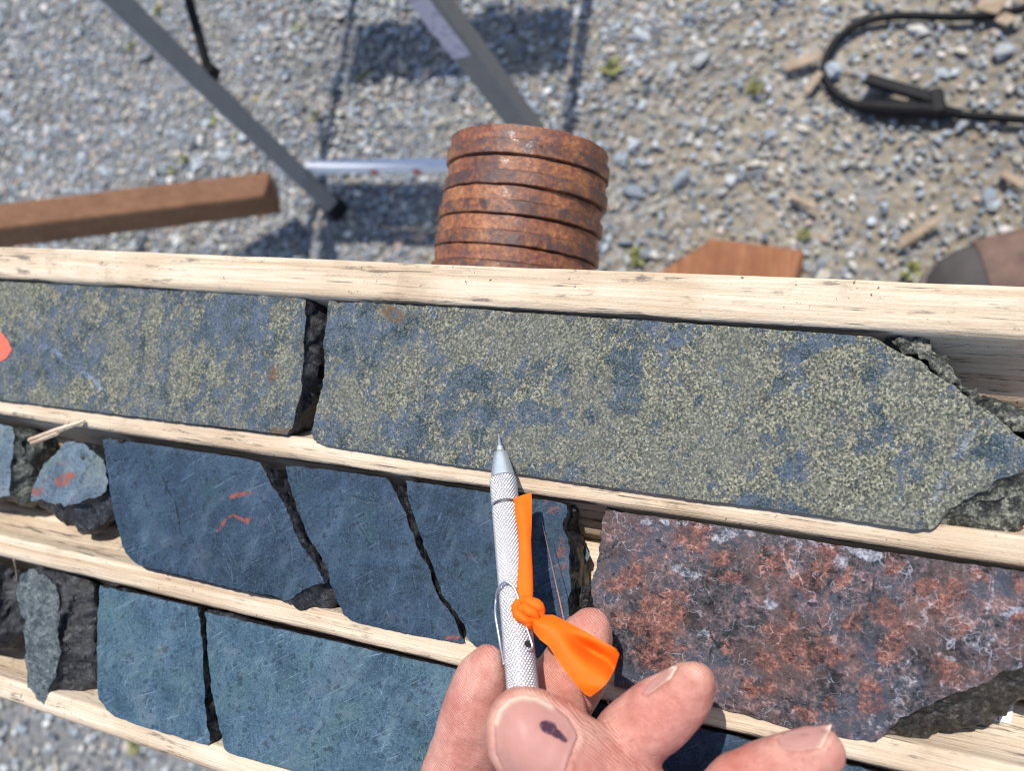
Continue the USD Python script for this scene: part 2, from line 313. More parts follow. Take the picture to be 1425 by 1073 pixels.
M_brk_brown = broken("broken_brown", ((0.006, 0.005, 0.004), (0.020, 0.017, 0.014), (0.046, 0.039, 0.031), (0.13, 0.12, 0.11)))
M_greyface = broken("weathered_face", ((0.018, 0.026, 0.028), (0.052, 0.068, 0.072), (0.088, 0.105, 0.105), (0.17, 0.19, 0.19)))
M_crayon = G(); M_crayon = M_crayon.out("red_crayon", base_color=M_crayon.mix(M_crayon.noise(M_crayon.pos(), 700, 3), (0.52, 0.06, 0.04), (0.66, 0.14, 0.07)), roughness=0.6)

def rust(name="rusty_steel", k=1.0, dark=0.75, lo=0.55):
    g = G(); P = g.pos()
    s = g.map(P, (1.0, 1.0, 1.0))
    n1 = g.noise(s, 60, 5, 0.65, 0.4); n2 = g.noise(P, 520, 4, 0.65); n3 = g.noise(g.map(P, (40, 700, 40)), 1.0, 3, 0.6)
    f = g.m("add", g.m("add", g.m("multiply", n1, 0.45), g.m("multiply", n2, 0.38)), g.m("add", g.m("multiply", n3, 0.05), g.m("multiply", g.noise(P, 1300, 3, 0.6), 0.12)))
    col = g.ramp(f, [(0.38, (0.050, 0.022, 0.017)), (0.455, (0.125, 0.040, 0.018)), (0.52, (0.215, 0.075, 0.026)), (0.58, (0.32, 0.140, 0.048)), (0.66, (0.42, 0.25, 0.12))])
    col = g.mix(g.step(g.noise(P, 160, 5, 0.65), lo, lo + 0.09, 0, dark), col, (0.075, 0.038, 0.034))
    polish = g.m("multiply", g.step(g.noise(P, 120, 4, 0.6), 0.54, 0.60), 1.0)
    return g.out(name, base_color=g.mix(1.0, col, (k, k * 0.93, k * 0.92), "multiply"), roughness=g.m("subtract", 0.62, g.m("multiply", polish, 0.32)), specular_ior_level=0.75, normal=g.bump(g.m("add", n2, n1), 0.0003, 0.8))
M_rust = rust()
M_rust_dark = rust("rusty_steel_dark", 0.72, 0.85, 0.47)

def plain(name, color, rough=0.5, var=0.15, scale=60.0, **kw):
    g = G(); n = g.noise(g.pos(), scale, 4, 0.6)
    c = np.array(color)
    col = g.ramp(n, [(0.3, tuple(c * (1 - var))), (0.7, tuple(np.minimum(c * (1 + var), 1)))])
    return g.out(name, base_color=col, roughness=rough, **kw)
M_legs = plain("grey_paint", (0.145, 0.14, 0.137), 0.5, 0.08)
M_blackrod = plain("black_plastic", (0.006, 0.006, 0.0065), 0.5, 0.3, specular_ior_level=0.15)
M_white = plain("white_bar", (0.66, 0.66, 0.70), 0.8, 0.05, specular_ior_level=0.1)
M_redmark = plain("red_mark", (0.40, 0.06, 0.06), 0.5)
M_cable = plain("cable_rubber", (0.006, 0.006, 0.007), 0.5, 0.3, 200, specular_ior_level=0.12)
M_plug = plain("plug_plastic", (0.010, 0.0095, 0.011), 0.6, 0.3, 200, specular_ior_level=0.12)
M_steel = plain("rod_steel", (0.10, 0.07, 0.055), 0.5, 0.4, metallic=0.4)
M_tipsteel = plain("tip_steel", (0.52, 0.51, 0.50), 0.26, 0.1, 900, metallic=0.95)
def nosemat():
    g = G(); P = g.pos(); n = g.noise(g.map(P, (300, 2600, 2600)), 1.0, 2)
    return g.out("turned_aluminium", base_color=g.ramp(n, [(0.3, (0.58, 0.60, 0.64)), (0.7, (0.74, 0.76, 0.80))]), metallic=0.85, roughness=0.36)
M_nose = nosemat()
M_knurl = plain("knurled_aluminium", (0.50, 0.48, 0.485), 0.38, 0.05, 300, metallic=0.75)
M_groove = plain("dark_groove", (0.10, 0.10, 0.10), 0.5, metallic=0.6)
M_wire = plain("wire_steel", (0.50, 0.50, 0.53), 0.3, 0.05, metallic=0.9)
M_hole = plain("hole_dark", (0.01, 0.01, 0.011), 0.7)
def sticker():
    g = G(); P = g.pos()
    n = g.step(g.noise(g.map(P, (1, 1, 1)), 130, 2, 0.6), 0.52, 0.58)
    return g.out("label_print", base_color=g.mix(g.m("multiply", n, 0.5), (0.44, 0.40, 0.47), (0.19, 0.17, 0.26)), roughness=0.5)
M_sticker = sticker()
def ribbonmat():
    g = G(); P = g.pos(); n = g.noise(P, 240, 3)
    p = g.n("principled_bsdf", base_color=g.mix(n, (0.93, 0.155, 0.006), (0.98, 0.20, 0.011)), roughness=0.55, specular_ior_level=0.2, normal=g.bump(g.noise(P, 520, 4, 0.65), 0.0005, 0.6))
    t = g.n("translucent_bsdf", color=(1.0, 0.14, 0.004))
    k = g.n("mix_closure", fac=0.35, closure1=(p, "BSDF"), closure2=(t, "BSDF"))
    return usdkit.material(stage, "/World/Looks/flagging_plastic", g.nodes, g.links, surface=f"{k}.closure")
M_ribbon = ribbonmat()
def paper():
    g = G(); return g.out("white_paper", base_color=g.mix(g.noise(g.pos(), 300, 2), (0.70, 0.68, 0.66), (0.80, 0.78, 0.76)), roughness=0.7)
M_paper = paper()
M_magenta = plain("magenta_ink", (0.45, 0.06, 0.16), 0.6)
def skin():
    g = G(); P = g.pos(); a = g.n("attribute", attribute="mask"); r, gg, b = g.sep((a, "color"))
    n1 = g.noise(P, 120, 4, 0.6); n2 = g.noise(P, 900, 3, 0.6)
    c = g.ramp(n1, [(0.36, (0.41, 0.165, 0.125)), (0.5, (0.48, 0.222, 0.174)), (0.64, (0.55, 0.288, 0.228))])
    c = g.mix(g.m("multiply", r, 0.75), c, (0.41, 0.105, 0.080))
    c = g.mix(g.m("multiply", gg, 0.7), c, (0.55, 0.345, 0.235))
    c = g.mix(g.m("multiply", g.step(n2, 0.56, 0.70), 0.42), c, (0.31, 0.11, 0.085))
    wv = g.n("wave_texture", wave_type="bands", bands_direction="y", profile="sine", vector=g.map(P, (1, 1, 1), (0.2, 0.1, 0.55)), scale=620.0, distortion=7.0, detail=2.0, detail_scale=0.35)
    cr = g.noise(g.map(P, (240, 1500, 900), (0, 0, 0.5)), 1.0, 3, 0.6)
    h = g.m("add", g.m("add", g.m("multiply", (wv, "fac"), 0.55), g.m("multiply", g.noise(P, 1300, 3), 0.55)), g.m("multiply", cr, 0.9))
    return g.out("skin", base_color=c, roughness=0.46, specular_ior_level=0.42, subsurface_weight=0.16, subsurface_scale=0.0018, subsurface_radius=(1.0, 0.32, 0.16), normal=g.bump(h, 0.00036, 0.75))
M_skin = skin()
def nailmat():
    g = G(); P = g.pos(); a = g.n("attribute", attribute="mask"); r, gg, b = g.sep((a, "color"))
    n = g.noise(P, 260, 3); n2 = g.noise(P, 900, 3, 0.6)
    c = g.mix(n, (0.38, 0.168, 0.138), (0.43, 0.205, 0.172))
    c = g.mix(g.m("multiply", gg, 0.8), c, (0.70, 0.52, 0.38))
    br = g.step(g.m("add", b, g.m("multiply", g.m("subtract", n2, 0.5), 0.9)), 0.35, 0.65)
    c = g.mix(g.m("multiply", b, 0.5), c, (0.30, 0.09, 0.12))
    c = g.mix(g.m("multiply", br, 0.93), c, g.mix(g.step(n2, 0.5, 0.62), (0.030, 0.010, 0.022), (0.12, 0.075, 0.10)))
    return g.out("nail", base_color=c, roughness=0.48, specular_ior_level=0.25, subsurface_weight=0.25, subsurface_scale=0.0015, subsurface_radius=(1.0, 0.4, 0.25), normal=g.bump(g.noise(g.map(P, (900, 900, 900)), 1.0, 2), 0.00008, 0.5))
M_nail = nailmat()
def gravelmat():
    g = G(); P = g.pos(); a = g.n("attribute", attribute="mask"); rnd, _g, _b = g.sep((a, "color"))
    c = g.ramp(rnd, [(0.0, (0.055, 0.065, 0.078)), (0.14, (0.15, 0.175, 0.205)), (0.40, (0.28, 0.315, 0.355)), (0.58, (0.40, 0.435, 0.465)), (0.70, (0.30, 0.28, 0.24)), (0.80, (0.41, 0.375, 0.315)), (0.87, (0.50, 0.51, 0.51)), (0.92, (0.38, 0.27, 0.20)), (1.0, (0.68, 0.68, 0.67))])
    n = g.noise(P, 160, 5, 0.65)
    c = g.mix(1.0, c, g.ramp(n, [(0.25, (0.62, 0.62, 0.60)), (0.75, (1.28, 1.28, 1.28))]), "multiply")
    c = g.mix(g.step(g.noise(P, 9, 3), 0.5, 0.68, 0, 0.4), c, (0.31, 0.265, 0.20))
    return g.out("gravel_stone", base_color=c, roughness=0.8, specular_ior_level=0.3, normal=g.bump(n, 0.003, 0.8))
M_gravel = gravelmat()
def groundmat():
    g = G(); P = g.pos(); n = g.noise(P, 5, 5, 0.6); n2 = g.noise(P, 90, 5, 0.7)
    c = g.ramp(g.m("add", g.m("multiply", n, 0.5), g.m("multiply", n2, 0.5)), [(0.30, (0.16, 0.135, 0.10)), (0.5, (0.265, 0.23, 0.175)), (0.70, (0.38, 0.34, 0.27))])
    px_, py_, pz_ = g.n("separate_xyz", vector=P), None, None
    side = g.step(g.m("add", (px_, "x"), g.m("multiply", g.m("subtract", g.noise(P, 4, 3), 0.5), 0.9)), -0.75, 0.05)
    c = g.mix(g.m("multiply", g.m("subtract", 1.0, side), 0.8), c, g.ramp(n2, [(0.3, (0.09, 0.095, 0.10)), (0.5, (0.17, 0.18, 0.19)), (0.7, (0.30, 0.31, 0.32))]))
    cell = g.vor(P, 110, "color"); r, gg, b = g.sep(cell)
    c = g.mix(g.step(r, 0.55, 0.65, 0, 0.6), c, g.ramp(gg, [(0.0, (0.12, 0.135, 0.15)), (0.6, (0.22, 0.23, 0.24)), (1.0, (0.40, 0.39, 0.37))]))
    return g.out("sandy_ground", base_color=c, roughness=0.9, specular_ior_level=0.2, normal=g.bump(g.m("add", n2, g.vor(P, 70)), 0.012, 0.8))
M_ground = groundmat()
M_weed = G(); M_weed = M_weed.out("weed_leaf", base_color=M_weed.mix(M_weed.noise(M_weed.pos(), 40, 2), (0.115, 0.125, 0.035), (0.25, 0.25, 0.085)), roughness=0.6)
M_chip = wood_mat("wood_chip", (0.22, 0.165, 0.115), (0.30, 0.23, 0.165), (0.37, 0.29, 0.215), 0.5)
M_boot = plain("boot_leather", (0.115, 0.066, 0.048), 0.75, 0.3, 45)
M_cap = plain("toe_rubber", (0.046, 0.038, 0.035), 0.75, 0.25, 45)
M_sole = plain("boot_sole", (0.10, 0.078, 0.066), 0.8, 0.25, 60)

# ------------------------------------------------------------------ ground and gravel
GZ = -0.80
v, f = trimesh.creation.box((1, 1, 1)).vertices, None
xs = np.r_[-60, -12, np.linspace(-2.4, 1.2, 91), 12, 60]; ys = np.r_[-60, -12, np.linspace(-1.2, 1.6, 71), 12, 60]
gx, gy = np.meshgrid(xs, ys, indexing="ij"); gp = np.c_[gx.ravel(), gy.ravel(), np.zeros(gx.size)]
gp[:, 2] = GZ - 0.004 + 0.012 * (fbm(gp * 3.0, 3, 5) - 0.5)
ii, jj = np.meshgrid(np.arange(len(xs) - 1), np.arange(len(ys) - 1), indexing="ij"); q = (ii * len(ys) + jj).ravel()
gf = np.c_[q, q + len(ys), q + len(ys) + 1, q + 1]
tag(put((gp, gf), "ground", M_ground, smooth=True), kind="structure")

def make_gravel():
    rng = np.random.default_rng(4)
    protos = []
    for k in range(14):
        m = trimesh.creation.icosphere(1); q = m.vertices + rng.normal(0, 0.16, m.vertices.shape)
        for _ in range(9):
            d = rng.normal(size=3); d /= np.linalg.norm(d); c = rng.uniform(0.38, 0.72)
            s = q @ d; q = q - np.maximum(s - c, 0)[:, None] * d
        protos.append((q, m.faces))
    V, F, Cc, n = [], [], [], 0
    def scatter(count, lo, hi, xr, yr, flat=0.65, keep=None):
        nonlocal n
        for _ in range(count):
            x, y = rng.uniform(*xr), rng.uniform(*yr)
            if keep is not None and rng.random() > keep(x, y): continue
            r = lo * (hi / lo) ** (rng.random() ** 1.5)
            q, fc = protos[rng.integers(len(protos))]
            R = trimesh.transformations.random_rotation_matrix(rng.random(3))[:3, :3]
            s = np.array([1.0, rng.uniform(0.6, 1.0), rng.uniform(0.45, 0.9)]) * r
            p = (q * s) @ R.T; p[:, 2] *= flat
            p += [x, y, GZ + p[:, 2].max() * rng.uniform(-0.35, 0.65)]
            V.append(p); F.append(fc + n); n += len(p); Cc.append(np.full((len(p), 3), rng.random()))
    first14 = list(protos); small = []
    for k in range(14):
        m = trimesh.creation.icosahedron(); q = m.vertices / np.linalg.norm(m.vertices, axis=1, keepdims=True) * rng.uniform(0.65, 1.25, (len(m.vertices), 1)); small.append((q, m.faces))
    dense = lambda x, y: np.clip(0.72 - (x + 0.35) * 0.85 + (noise(np.array([[x * 6, y * 6, 0]]))[0] - 0.5) * 0.9, 0.30, 1.0)
    scatter(10500, 0.0042, 0.0115, (-2.0, 0.6), (0.18, 1.12), keep=dense)
    protos[:] = small; scatter(34000, 0.0026, 0.0066, (-2.0, 0.6), (0.18, 1.12), keep=lambda x, y: dense(x, y) * 0.8 + 0.2)
    protos[:] = first14; scatter(520, 0.011, 0.021, (-2.0, 0.6), (0.18, 1.12))
    scatter(3600, 0.004, 0.013, (-1.45, -0.25), (-0.98, -0.38))
    return (np.vstack(V), np.vstack(F)), np.vstack(Cc)
_gm, _gc = make_gravel()
tag(put(_gm, "gravel", M_gravel, color=_gc), "crushed grey and tan gravel spread over the sandy ground", "gravel", kind="stuff")

# ------------------------------------------------------------------ work table under the box
tb = Thing("work_table", "plain timber table carrying the core box", "table", (-0.1, -0.05, GZ))
tb.part("tabletop", bevel_box([-0.62, -0.125, -0.073], [0.40, 0.018, -0.036], 0.003), M_table, 30)
for x in (-0.56, 0.34):
    for y in (-0.105, -0.002):
        tb.part("leg", bevel_box([x - 0.02, y - 0.016, GZ], [x + 0.02, y + 0.016, -0.0735], 0.002), M_table, 30)

# ------------------------------------------------------------------ core box
X0, X1 = -0.66, 0.42
def flank(ye, s, half, depth=0.022, rz=0.025, n=9):
    d = np.linspace(0.0026, depth, n); y = ye + s * half * (1 - np.sqrt(1 - (d / rz) ** 2))
    return np.c_[y, -d]
def rail_mesh(profile, seed, amp=0.00045):
    P = np.asarray(profile, float)
    L = np.linalg.norm(np.roll(P, -1, 0) - P, axis=1); Q = []
    for p, q, l in zip(P, np.roll(P, -1, 0), L):
        k = max(1, int(l / 0.0016)) if max(p[1], q[1]) > -0.012 else max(1, int(l / 0.006))
        Q += [p + (q - p) * i / k for i in range(k)]
    Q = np.array(Q); xs = np.arange(X0, X1 + 1e-6, 0.0022)
    S = np.zeros((len(xs), len(Q), 3)); S[:, :, 0] = xs[:, None]; S[:, :, 1:] = Q[None]
    flat = S.reshape(-1, 3)
    low = fbm(flat * [18, 60, 60], 2, seed) - 0.5; fine = fbm(flat * [70, 700, 700], 3, seed + 3) - 0.5
    top = smoothstep(flat[:, 2], -0.02, -0.002)
    c = Q.mean(0); d = flat[:, 1:] - c; d /= np.linalg.norm(d, axis=1, keepdims=True)
    flat[:, 1:] += d * ((low * 1.6 + fine * 0.9) * amp * (0.3 + 0.7 * top))[:, None]
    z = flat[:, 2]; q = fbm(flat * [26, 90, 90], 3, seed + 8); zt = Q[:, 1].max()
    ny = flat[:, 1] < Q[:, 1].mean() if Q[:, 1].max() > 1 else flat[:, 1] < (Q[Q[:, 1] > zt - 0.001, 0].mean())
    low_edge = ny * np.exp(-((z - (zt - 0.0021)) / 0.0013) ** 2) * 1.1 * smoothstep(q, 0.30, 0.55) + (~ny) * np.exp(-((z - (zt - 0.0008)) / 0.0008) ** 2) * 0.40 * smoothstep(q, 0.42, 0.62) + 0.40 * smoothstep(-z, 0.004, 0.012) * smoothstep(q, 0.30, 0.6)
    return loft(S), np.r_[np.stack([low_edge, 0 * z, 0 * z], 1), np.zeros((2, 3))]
RAILS = []
def rail(name, profile, seed):
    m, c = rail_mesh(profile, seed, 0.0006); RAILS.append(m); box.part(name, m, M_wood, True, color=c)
def top_round(ya, yb, z, r=0.0013, rn=0.0030, n=5):
    """rounded top from y = ya (far) to y = yb (near); the near edge is worn wider"""
    t = np.linspace(0, np.pi / 2, n)
    far = np.c_[ya - r + r * np.cos(t), z - r + r * np.sin(t)]
    near = np.c_[yb + rn - rn * np.sin(t), z - rn * 0.8 + rn * 0.8 * np.cos(t)]
    return np.vstack([far, near])
RT = 0.004
box = Thing("core_box", "weathered pale wooden drill core box with three long slots", "box", ((X0 + X1) / 2, -0.05, -0.036))
fl = flank(0.0243, -1, 0.0253)
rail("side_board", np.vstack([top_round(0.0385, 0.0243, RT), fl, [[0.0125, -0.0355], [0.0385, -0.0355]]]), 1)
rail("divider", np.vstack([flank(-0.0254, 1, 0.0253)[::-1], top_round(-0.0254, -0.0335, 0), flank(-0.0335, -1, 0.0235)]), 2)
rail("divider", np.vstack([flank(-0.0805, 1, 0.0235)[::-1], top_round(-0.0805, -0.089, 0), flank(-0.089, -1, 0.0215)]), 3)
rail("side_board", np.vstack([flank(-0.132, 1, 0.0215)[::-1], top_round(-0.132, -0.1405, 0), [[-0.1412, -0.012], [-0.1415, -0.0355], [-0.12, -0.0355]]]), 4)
box.part("floor_board", bevel_box([X0, -0.1185, -0.036], [X1, 0.011, -0.0222], 0.0005), M_wood, 30)

# ------------------------------------------------------------------ drill core pieces
def resample(poly, flare, step):
    P = np.asarray(poly, float); n = len(P); out, fo = [], []
    for i in range(n):
        a, b = P[i], P[(i + 1) % n]; k = max(1, int(np.linalg.norm(b - a) / step))
        for j in range(k):
            t = j / k; out.append(a + (b - a) * t); fo.append(flare[i] * (1 - t) + flare[(i + 1) % n] * t)
    return np.array(out), np.array(fo)
def SEEDS(p, spacing, seed):
    key = (seed, spacing)
    if key not in _SEEDS:
        rng = np.random.default_rng(seed); lo, hi = p.min(0) - 0.016, p.max(0) + 0.016; lo[2] = -0.025; hi[2] = 0.008
        _SEEDS[key] = rng.uniform(lo, hi, (min(int(np.prod((hi - lo) / spacing)) + 8, 9000), 3))
    return _SEEDS[key]
_SEEDS = {}
def facets(p, spacing, seed, amp):
    """stepped, tilted facets of a broken stone: offset at the points p"""
    S = SEEDS(p, spacing, seed); rng = np.random.default_rng(seed + 99); T = rng.normal(0, 0.55, S.shape); H = rng.uniform(-1, 1, len(S)) * amp
    d, k = cKDTree(S).query(p, k=2); w = smoothstep(d[:, 1] - d[:, 0], 0, spacing * 0.10)[:, None] * 0.5 + 0.5
    val = lambda q: ((p - S[q]) * T[q]).sum(1) + H[q]
    return val(k[:, 0]) * w[:, 0] + val(k[:, 1]) * (1 - w[:, 0])
def core(name, label, outline, z, cut_mat, side_mat, paint, group=None, seed=1, step=0.00055, depth=0.0195, jit=0.00045, tilt=(0, 0), half=0.0235, rough_top=0.0):
    """outline: (x, y, flare) in photograph pixels seen on the plane z; flare in mm outward at the foot, or 'L' on a drilled side."""
    pts = np.array([at(p[0], p[1], z)[:2] for p in outline])
    L = np.array([p[2] == "L" for p in outline], float); fl = np.array([0.0 if p[2] == "L" else p[2] for p in outline]) * 1e-3
    if sg.Polygon(pts).exterior.is_ccw is False: pts, L, fl = pts[::-1], L[::-1], fl[::-1]
    B, FL = resample(pts, fl, step); _, LL = resample(pts, L, step)
    nb = len(B)
    T = np.roll(B, -2, 0) - np.roll(B, 2, 0); T /= np.linalg.norm(T, axis=1, keepdims=True)
    N = np.c_[T[:, 1], -T[:, 0]]
    for _ in range(6): N = (np.roll(N, 1, 0) + N + np.roll(N, -1, 0)); N /= np.linalg.norm(N, axis=1, keepdims=True)
    p3 = np.c_[B, np.full(nb, seed * 1.7)]
    rough = (fbm(p3 * [420, 420, 1], 3, seed) - 0.5) * 2 * jit * (1.9 - 1.1 * LL) + (fbm(p3 * [120, 120, 1], 2, seed + 5) - 0.5) * 2 * 0.0008 * (1 - LL)
    B = B + N * rough[:, None]
    poly = sg.Polygon(B).buffer(0)
    if poly.geom_type != "Polygon": poly = max(poly.geoms, key=lambda g: g.area)
    x0, y0, x1, y1 = poly.bounds
    gx, gy = np.meshgrid(np.arange(x0, x1, step), np.arange(y0, y1, step), indexing="ij")
    gpt = np.c_[gx.ravel(), gy.ravel()]; inner = poly.buffer(-0.6 * step)
    gpt = gpt[shapely.contains_xy(inner, gpt[:, 0], gpt[:, 1])]
    allp = np.vstack([B, gpt]); tri = Delaunay(allp).simplices
    cen = allp[tri].mean(1); tri = tri[shapely.contains_xy(poly, cen[:, 0], cen[:, 1])]
    a = allp[tri]; cr = (a[:, 1, 0] - a[:, 0, 0]) * (a[:, 2, 1] - a[:, 0, 1]) - (a[:, 1, 1] - a[:, 0, 1]) * (a[:, 2, 0] - a[:, 0, 0])
    tri = tri[np.abs(cr) > 1e-13]; cr = cr[np.abs(cr) > 1e-13]; tri[cr < 0] = tri[cr < 0][:, ::-1]
    ctr = allp.mean(0)
    edge = np.r_[np.zeros(nb), np.array(shapely.distance(shapely.points(gpt), poly.exterior))] if len(gpt) else np.zeros(nb)
    chip = (1 - smoothstep(edge, 0, 0.0016)) * (0.00003 + 0.00032 * fbm(np.c_[allp * 300, np.zeros(len(allp))], 3, seed + 2))
    zt = z + (allp - ctr) @ np.asarray(tilt) - chip + 0.00012 * (fbm(np.c_[allp * 90, np.zeros(len(allp))], 3, seed) - 0.5)
    if rough_top: zt = zt + rough_top * (fbm(np.c_[allp * 420, np.zeros(len(allp))], 4, seed) - 0.5) + 0.5 * facets(np.c_[allp, zt], 0.004, seed, 0.0004)
    top = np.c_[allp, zt]
    mask = paint(px(np.c_[allp, np.full(len(allp), z)])) if paint else np.zeros((len(allp), 3))
    th = Thing(name, label, "drill core", (ctr[0], ctr[1], z - depth), group)
    th.part("broken_face" if rough_top else "cut_face", (top, tri), cut_mat, True, color=np.clip(mask, 0, 1))
    K = 30; rings = []
    for k in range(K + 1):
        t = k / K; d = depth * t
        rnd = -(half - math.sqrt(max(half * half - (d + 0.0005) ** 2, 0)))
        off = LL * rnd + (1 - LL) * (FL * smoothstep(np.array(t), 0.02, 0.42) * (1 - 0.3 * smoothstep(np.array(t), 0.5, 1.0)))
        q = B + N * off[:, None]; zz = top[:nb, 2] - d
        if k:
            w = fbm(np.c_[q * 210, np.full(nb, 0.0) + zz * 210], 4, seed + 11) - 0.5
            w2 = fbm(np.c_[q * 75, zz * 75], 2, seed + 17) - 0.5
            fc = facets(np.c_[q, zz], 0.0068, seed, 0.0007) + 0.30 * facets(np.c_[q, zz], 0.0021, seed + 1, 0.0004)
            for _ in range(4): fc = (np.roll(fc, 1) + 2 * fc + np.roll(fc, -1)) / 4
            q = q + N * ((w * 0.0006 + w2 * 0.002 + fc * 0.6 * (0.4 + 0.6 * smoothstep(np.abs(FL), 0.001, 0.005))) * min(1, t * 7) * (1 - 0.93 * LL))[:, None]
            zz = zz + (w2 * 0.002) * (1 - LL) * min(1, t * 3) * (t < 1)
        rings.append(np.c_[q, zz])
    v = np.vstack(rings); j = np.arange(nb); jn = (j + 1) % nb; F = []
    for k in range(K):
        a, b = k * nb, (k + 1) * nb; F += [np.c_[a + j, b + j, b + jn], np.c_[a + j, b + jn, a + jn]]
    v = np.vstack([v, rings[-1].mean(0)]); F.append(np.c_[np.full(nb, len(v) - 1), K * nb + jn, K * nb + j])
    m = trimesh.Trimesh(v, np.vstack(F), process=False)
    if m.face_normals[0] @ np.r_[N[0], 0] < 0: m.invert()
    th.part("broken_side", m, side_mat, 24)
    return th, top, tri

def cols(P, r=0.0, g=0.0, b=0.0):
    z = np.zeros(len(P)); return np.stack([z + r, z + g, z + b], 1)
def paint_a(P):
    x, y = P.T
    r = np.full(len(P), 0.58)
    r += 0.24 * np.maximum.reduce([blob(P, (165, 520), 16, 60, 0.0, 3), blob(P, (213, 470), 12, 60, 0.05, 4), blob(P, (250, 525), 14, 45, 0, 5), blob(P, (130, 430), 20, 22, 0, 6), blob(P, (272, 520), 10, 40, 0.2, 7), blob(P, (395, 490), 14, 50, 0, 8), blob(P, (300, 520), 12, 25, 0, 9)])
    r += 0.22 * blob(P, (20, 420), 60, 40, 0, 10) + 0.18 * blob(P, (90, 545), 60, 22, 0, 11) - 0.2 * blob(P, (330, 450), 50, 40, 0, 12) - 0.16 * blob(P, (60, 500), 50, 40, 0, 13)
    g = 0.75 * line(P, [(25, 458), (60, 482), (85, 500), (112, 512), (140, 540)], 6, 14) + 0.5 * line(P, [(105, 405), (118, 440), (135, 448)], 4)
    g += 0.35 * line(P, [(70, 455), (95, 480), (70, 510), (50, 540)], 2.5) + 0.3 * blob(P, (385, 570), 40, 20, 0, 15)
    b = 0.9 * blob(P, (380, 522), 7, 14, 0.4, 14) + 0.8 * blob(P, (395, 600), 18, 6, 0.0, 16) + 0.5 * line(P, [(375, 412), (415, 415)], 3)
    return np.stack([r, g, b], 1)
def paint_b(P):
    x, y = P.T
    r = 0.62 + 0.20 * smoothstep(x, 520, 1020) + 0.1 * (fbm(np.c_[P * 0.012, 0 * x], 3, 2) - 0.5)
    for c, rx, ry, a, s, w in [((500, 470), 60, 45, 0, 1, -.20), ((865, 530), 26, 50, 0.1, 2, -.30), ((905, 460), 55, 25, 0, 3, -.22), ((565, 600), 30, 26, 0, 4, -.22), ((655, 525), 30, 18, 0.3, 5, -.28), ((680, 580), 40, 14, 0.5, 6, -.25), ((745, 575), 30, 18, 0, 7, -.26), ((1100, 510), 18, 40, 0.5, 8, -.34), ((1140, 470), 55, 18, 0, 9, -.24), ((1110, 650), 25, 22, 0, 10, -.36), ((1270, 640), 30, 30, 0, 11, -.3), ((1395, 640), 40, 40, 0, 12, -.30), ((1210, 600), 22, 30, 0.4, 13, -.24), ((1070, 710), 60, 18, 0.1, 14, -.3), ((1220, 505), 14, 30, 0, 15, -.3), ((775, 660), 40, 20, 0.1, 16, -.15),
                              ((1020, 520), 45, 45, 0.6, 20, .16), ((955, 600), 70, 70, 0, 21, .10), ((805, 510), 12, 70, 0, 22, .22), ((700, 470), 90, 40, 0, 23, .16), ((500, 560), 40, 30, 0.4, 24, .18), ((1180, 670), 60, 50, 0.3, 25, .12), ((1100, 590), 40, 30, 0, 26, .16), ((560, 540), 30, 60, 0, 27, .12)]:
        r = r + w * blob(P, c, rx, ry, a, s)
    rnd = fbm(np.c_[P * 0.09, 0 * x + 4], 3, 31)
    r -= 0.45 * smoothstep(rnd, 0.66, 0.72) * smoothstep(x, 880, 960) * (x < 1140)          # small dark spots
    g = 0.62 * line(P, [(1366, 583), (1345, 615), (1322, 650), (1303, 690), (1298, 712)], 7, 16) + 0.55 * line(P, [(1098, 488), (1075, 512), (1050, 545), (1031, 573)], 3, 5)
    g += 0.5 * line(P, [(1200, 565), (1240, 590), (1262, 615), (1272, 650)], 3, 6) + 0.35 * blob(P, (490, 450), 30, 25, 0, 33) + 0.3 * blob(P, (550, 610), 20, 16, .3, 34) + 0.35 * line(P, [(1215, 520), (1230, 560)], 5)
    b = 0.85 * blob(P, (545, 436), 26, 10, 0.5, 35)
    return np.stack([r, g, b], 1)
def paint_c(P):
    r = 0.95 * line(P, [(320, 692), (335, 688), (348, 686)], 3.2, 5, 3) + 0.95 * line(P, [(303, 737), (316, 722), (325, 717), (345, 726)], 3.4, 5, 4) + 0.5 * line(P, [(345, 720), (380, 728)], 2.2, 5, 5)
    b = np.maximum.reduce([line(P, [(158, 641), (181, 637)], 1.0, 4), line(P, [(225, 664), (236, 690), (244, 700), (252, 745)], 0.8, 4), 0.8 * line(P, [(430, 770), (418, 790)], 1.0, 3), 0.6 * line(P, [(160, 700), (210, 704)], 0.8, 5)])
    g = 0.35 * line(P, [(222, 622), (222, 660)], 2) + 0.3 * line(P, [(310, 640), (310, 680)], 3, 8)
    return np.stack([r, g, b], 1)
def paint_d(P):
    b = np.maximum.reduce([0.8 * line(P, [(480, 690), (525, 700), (530, 680)], 1.0, 8), 0.5 * line(P, [(430, 707), (475, 706)], 0.8, 6)])
    g = 0.4 * line(P, [(515, 745), (535, 720), (524, 730)], 2, 8) + 0.35 * blob(P, (500, 690), 30, 16, 0.3, 5) + 0.4 * line(P, [(490, 800), (500, 840)], 1.5, 5)
    r = 0.6 * blob(P, (628, 888), 12, 5, 0, 6)
    return np.stack([r, g, b], 1)
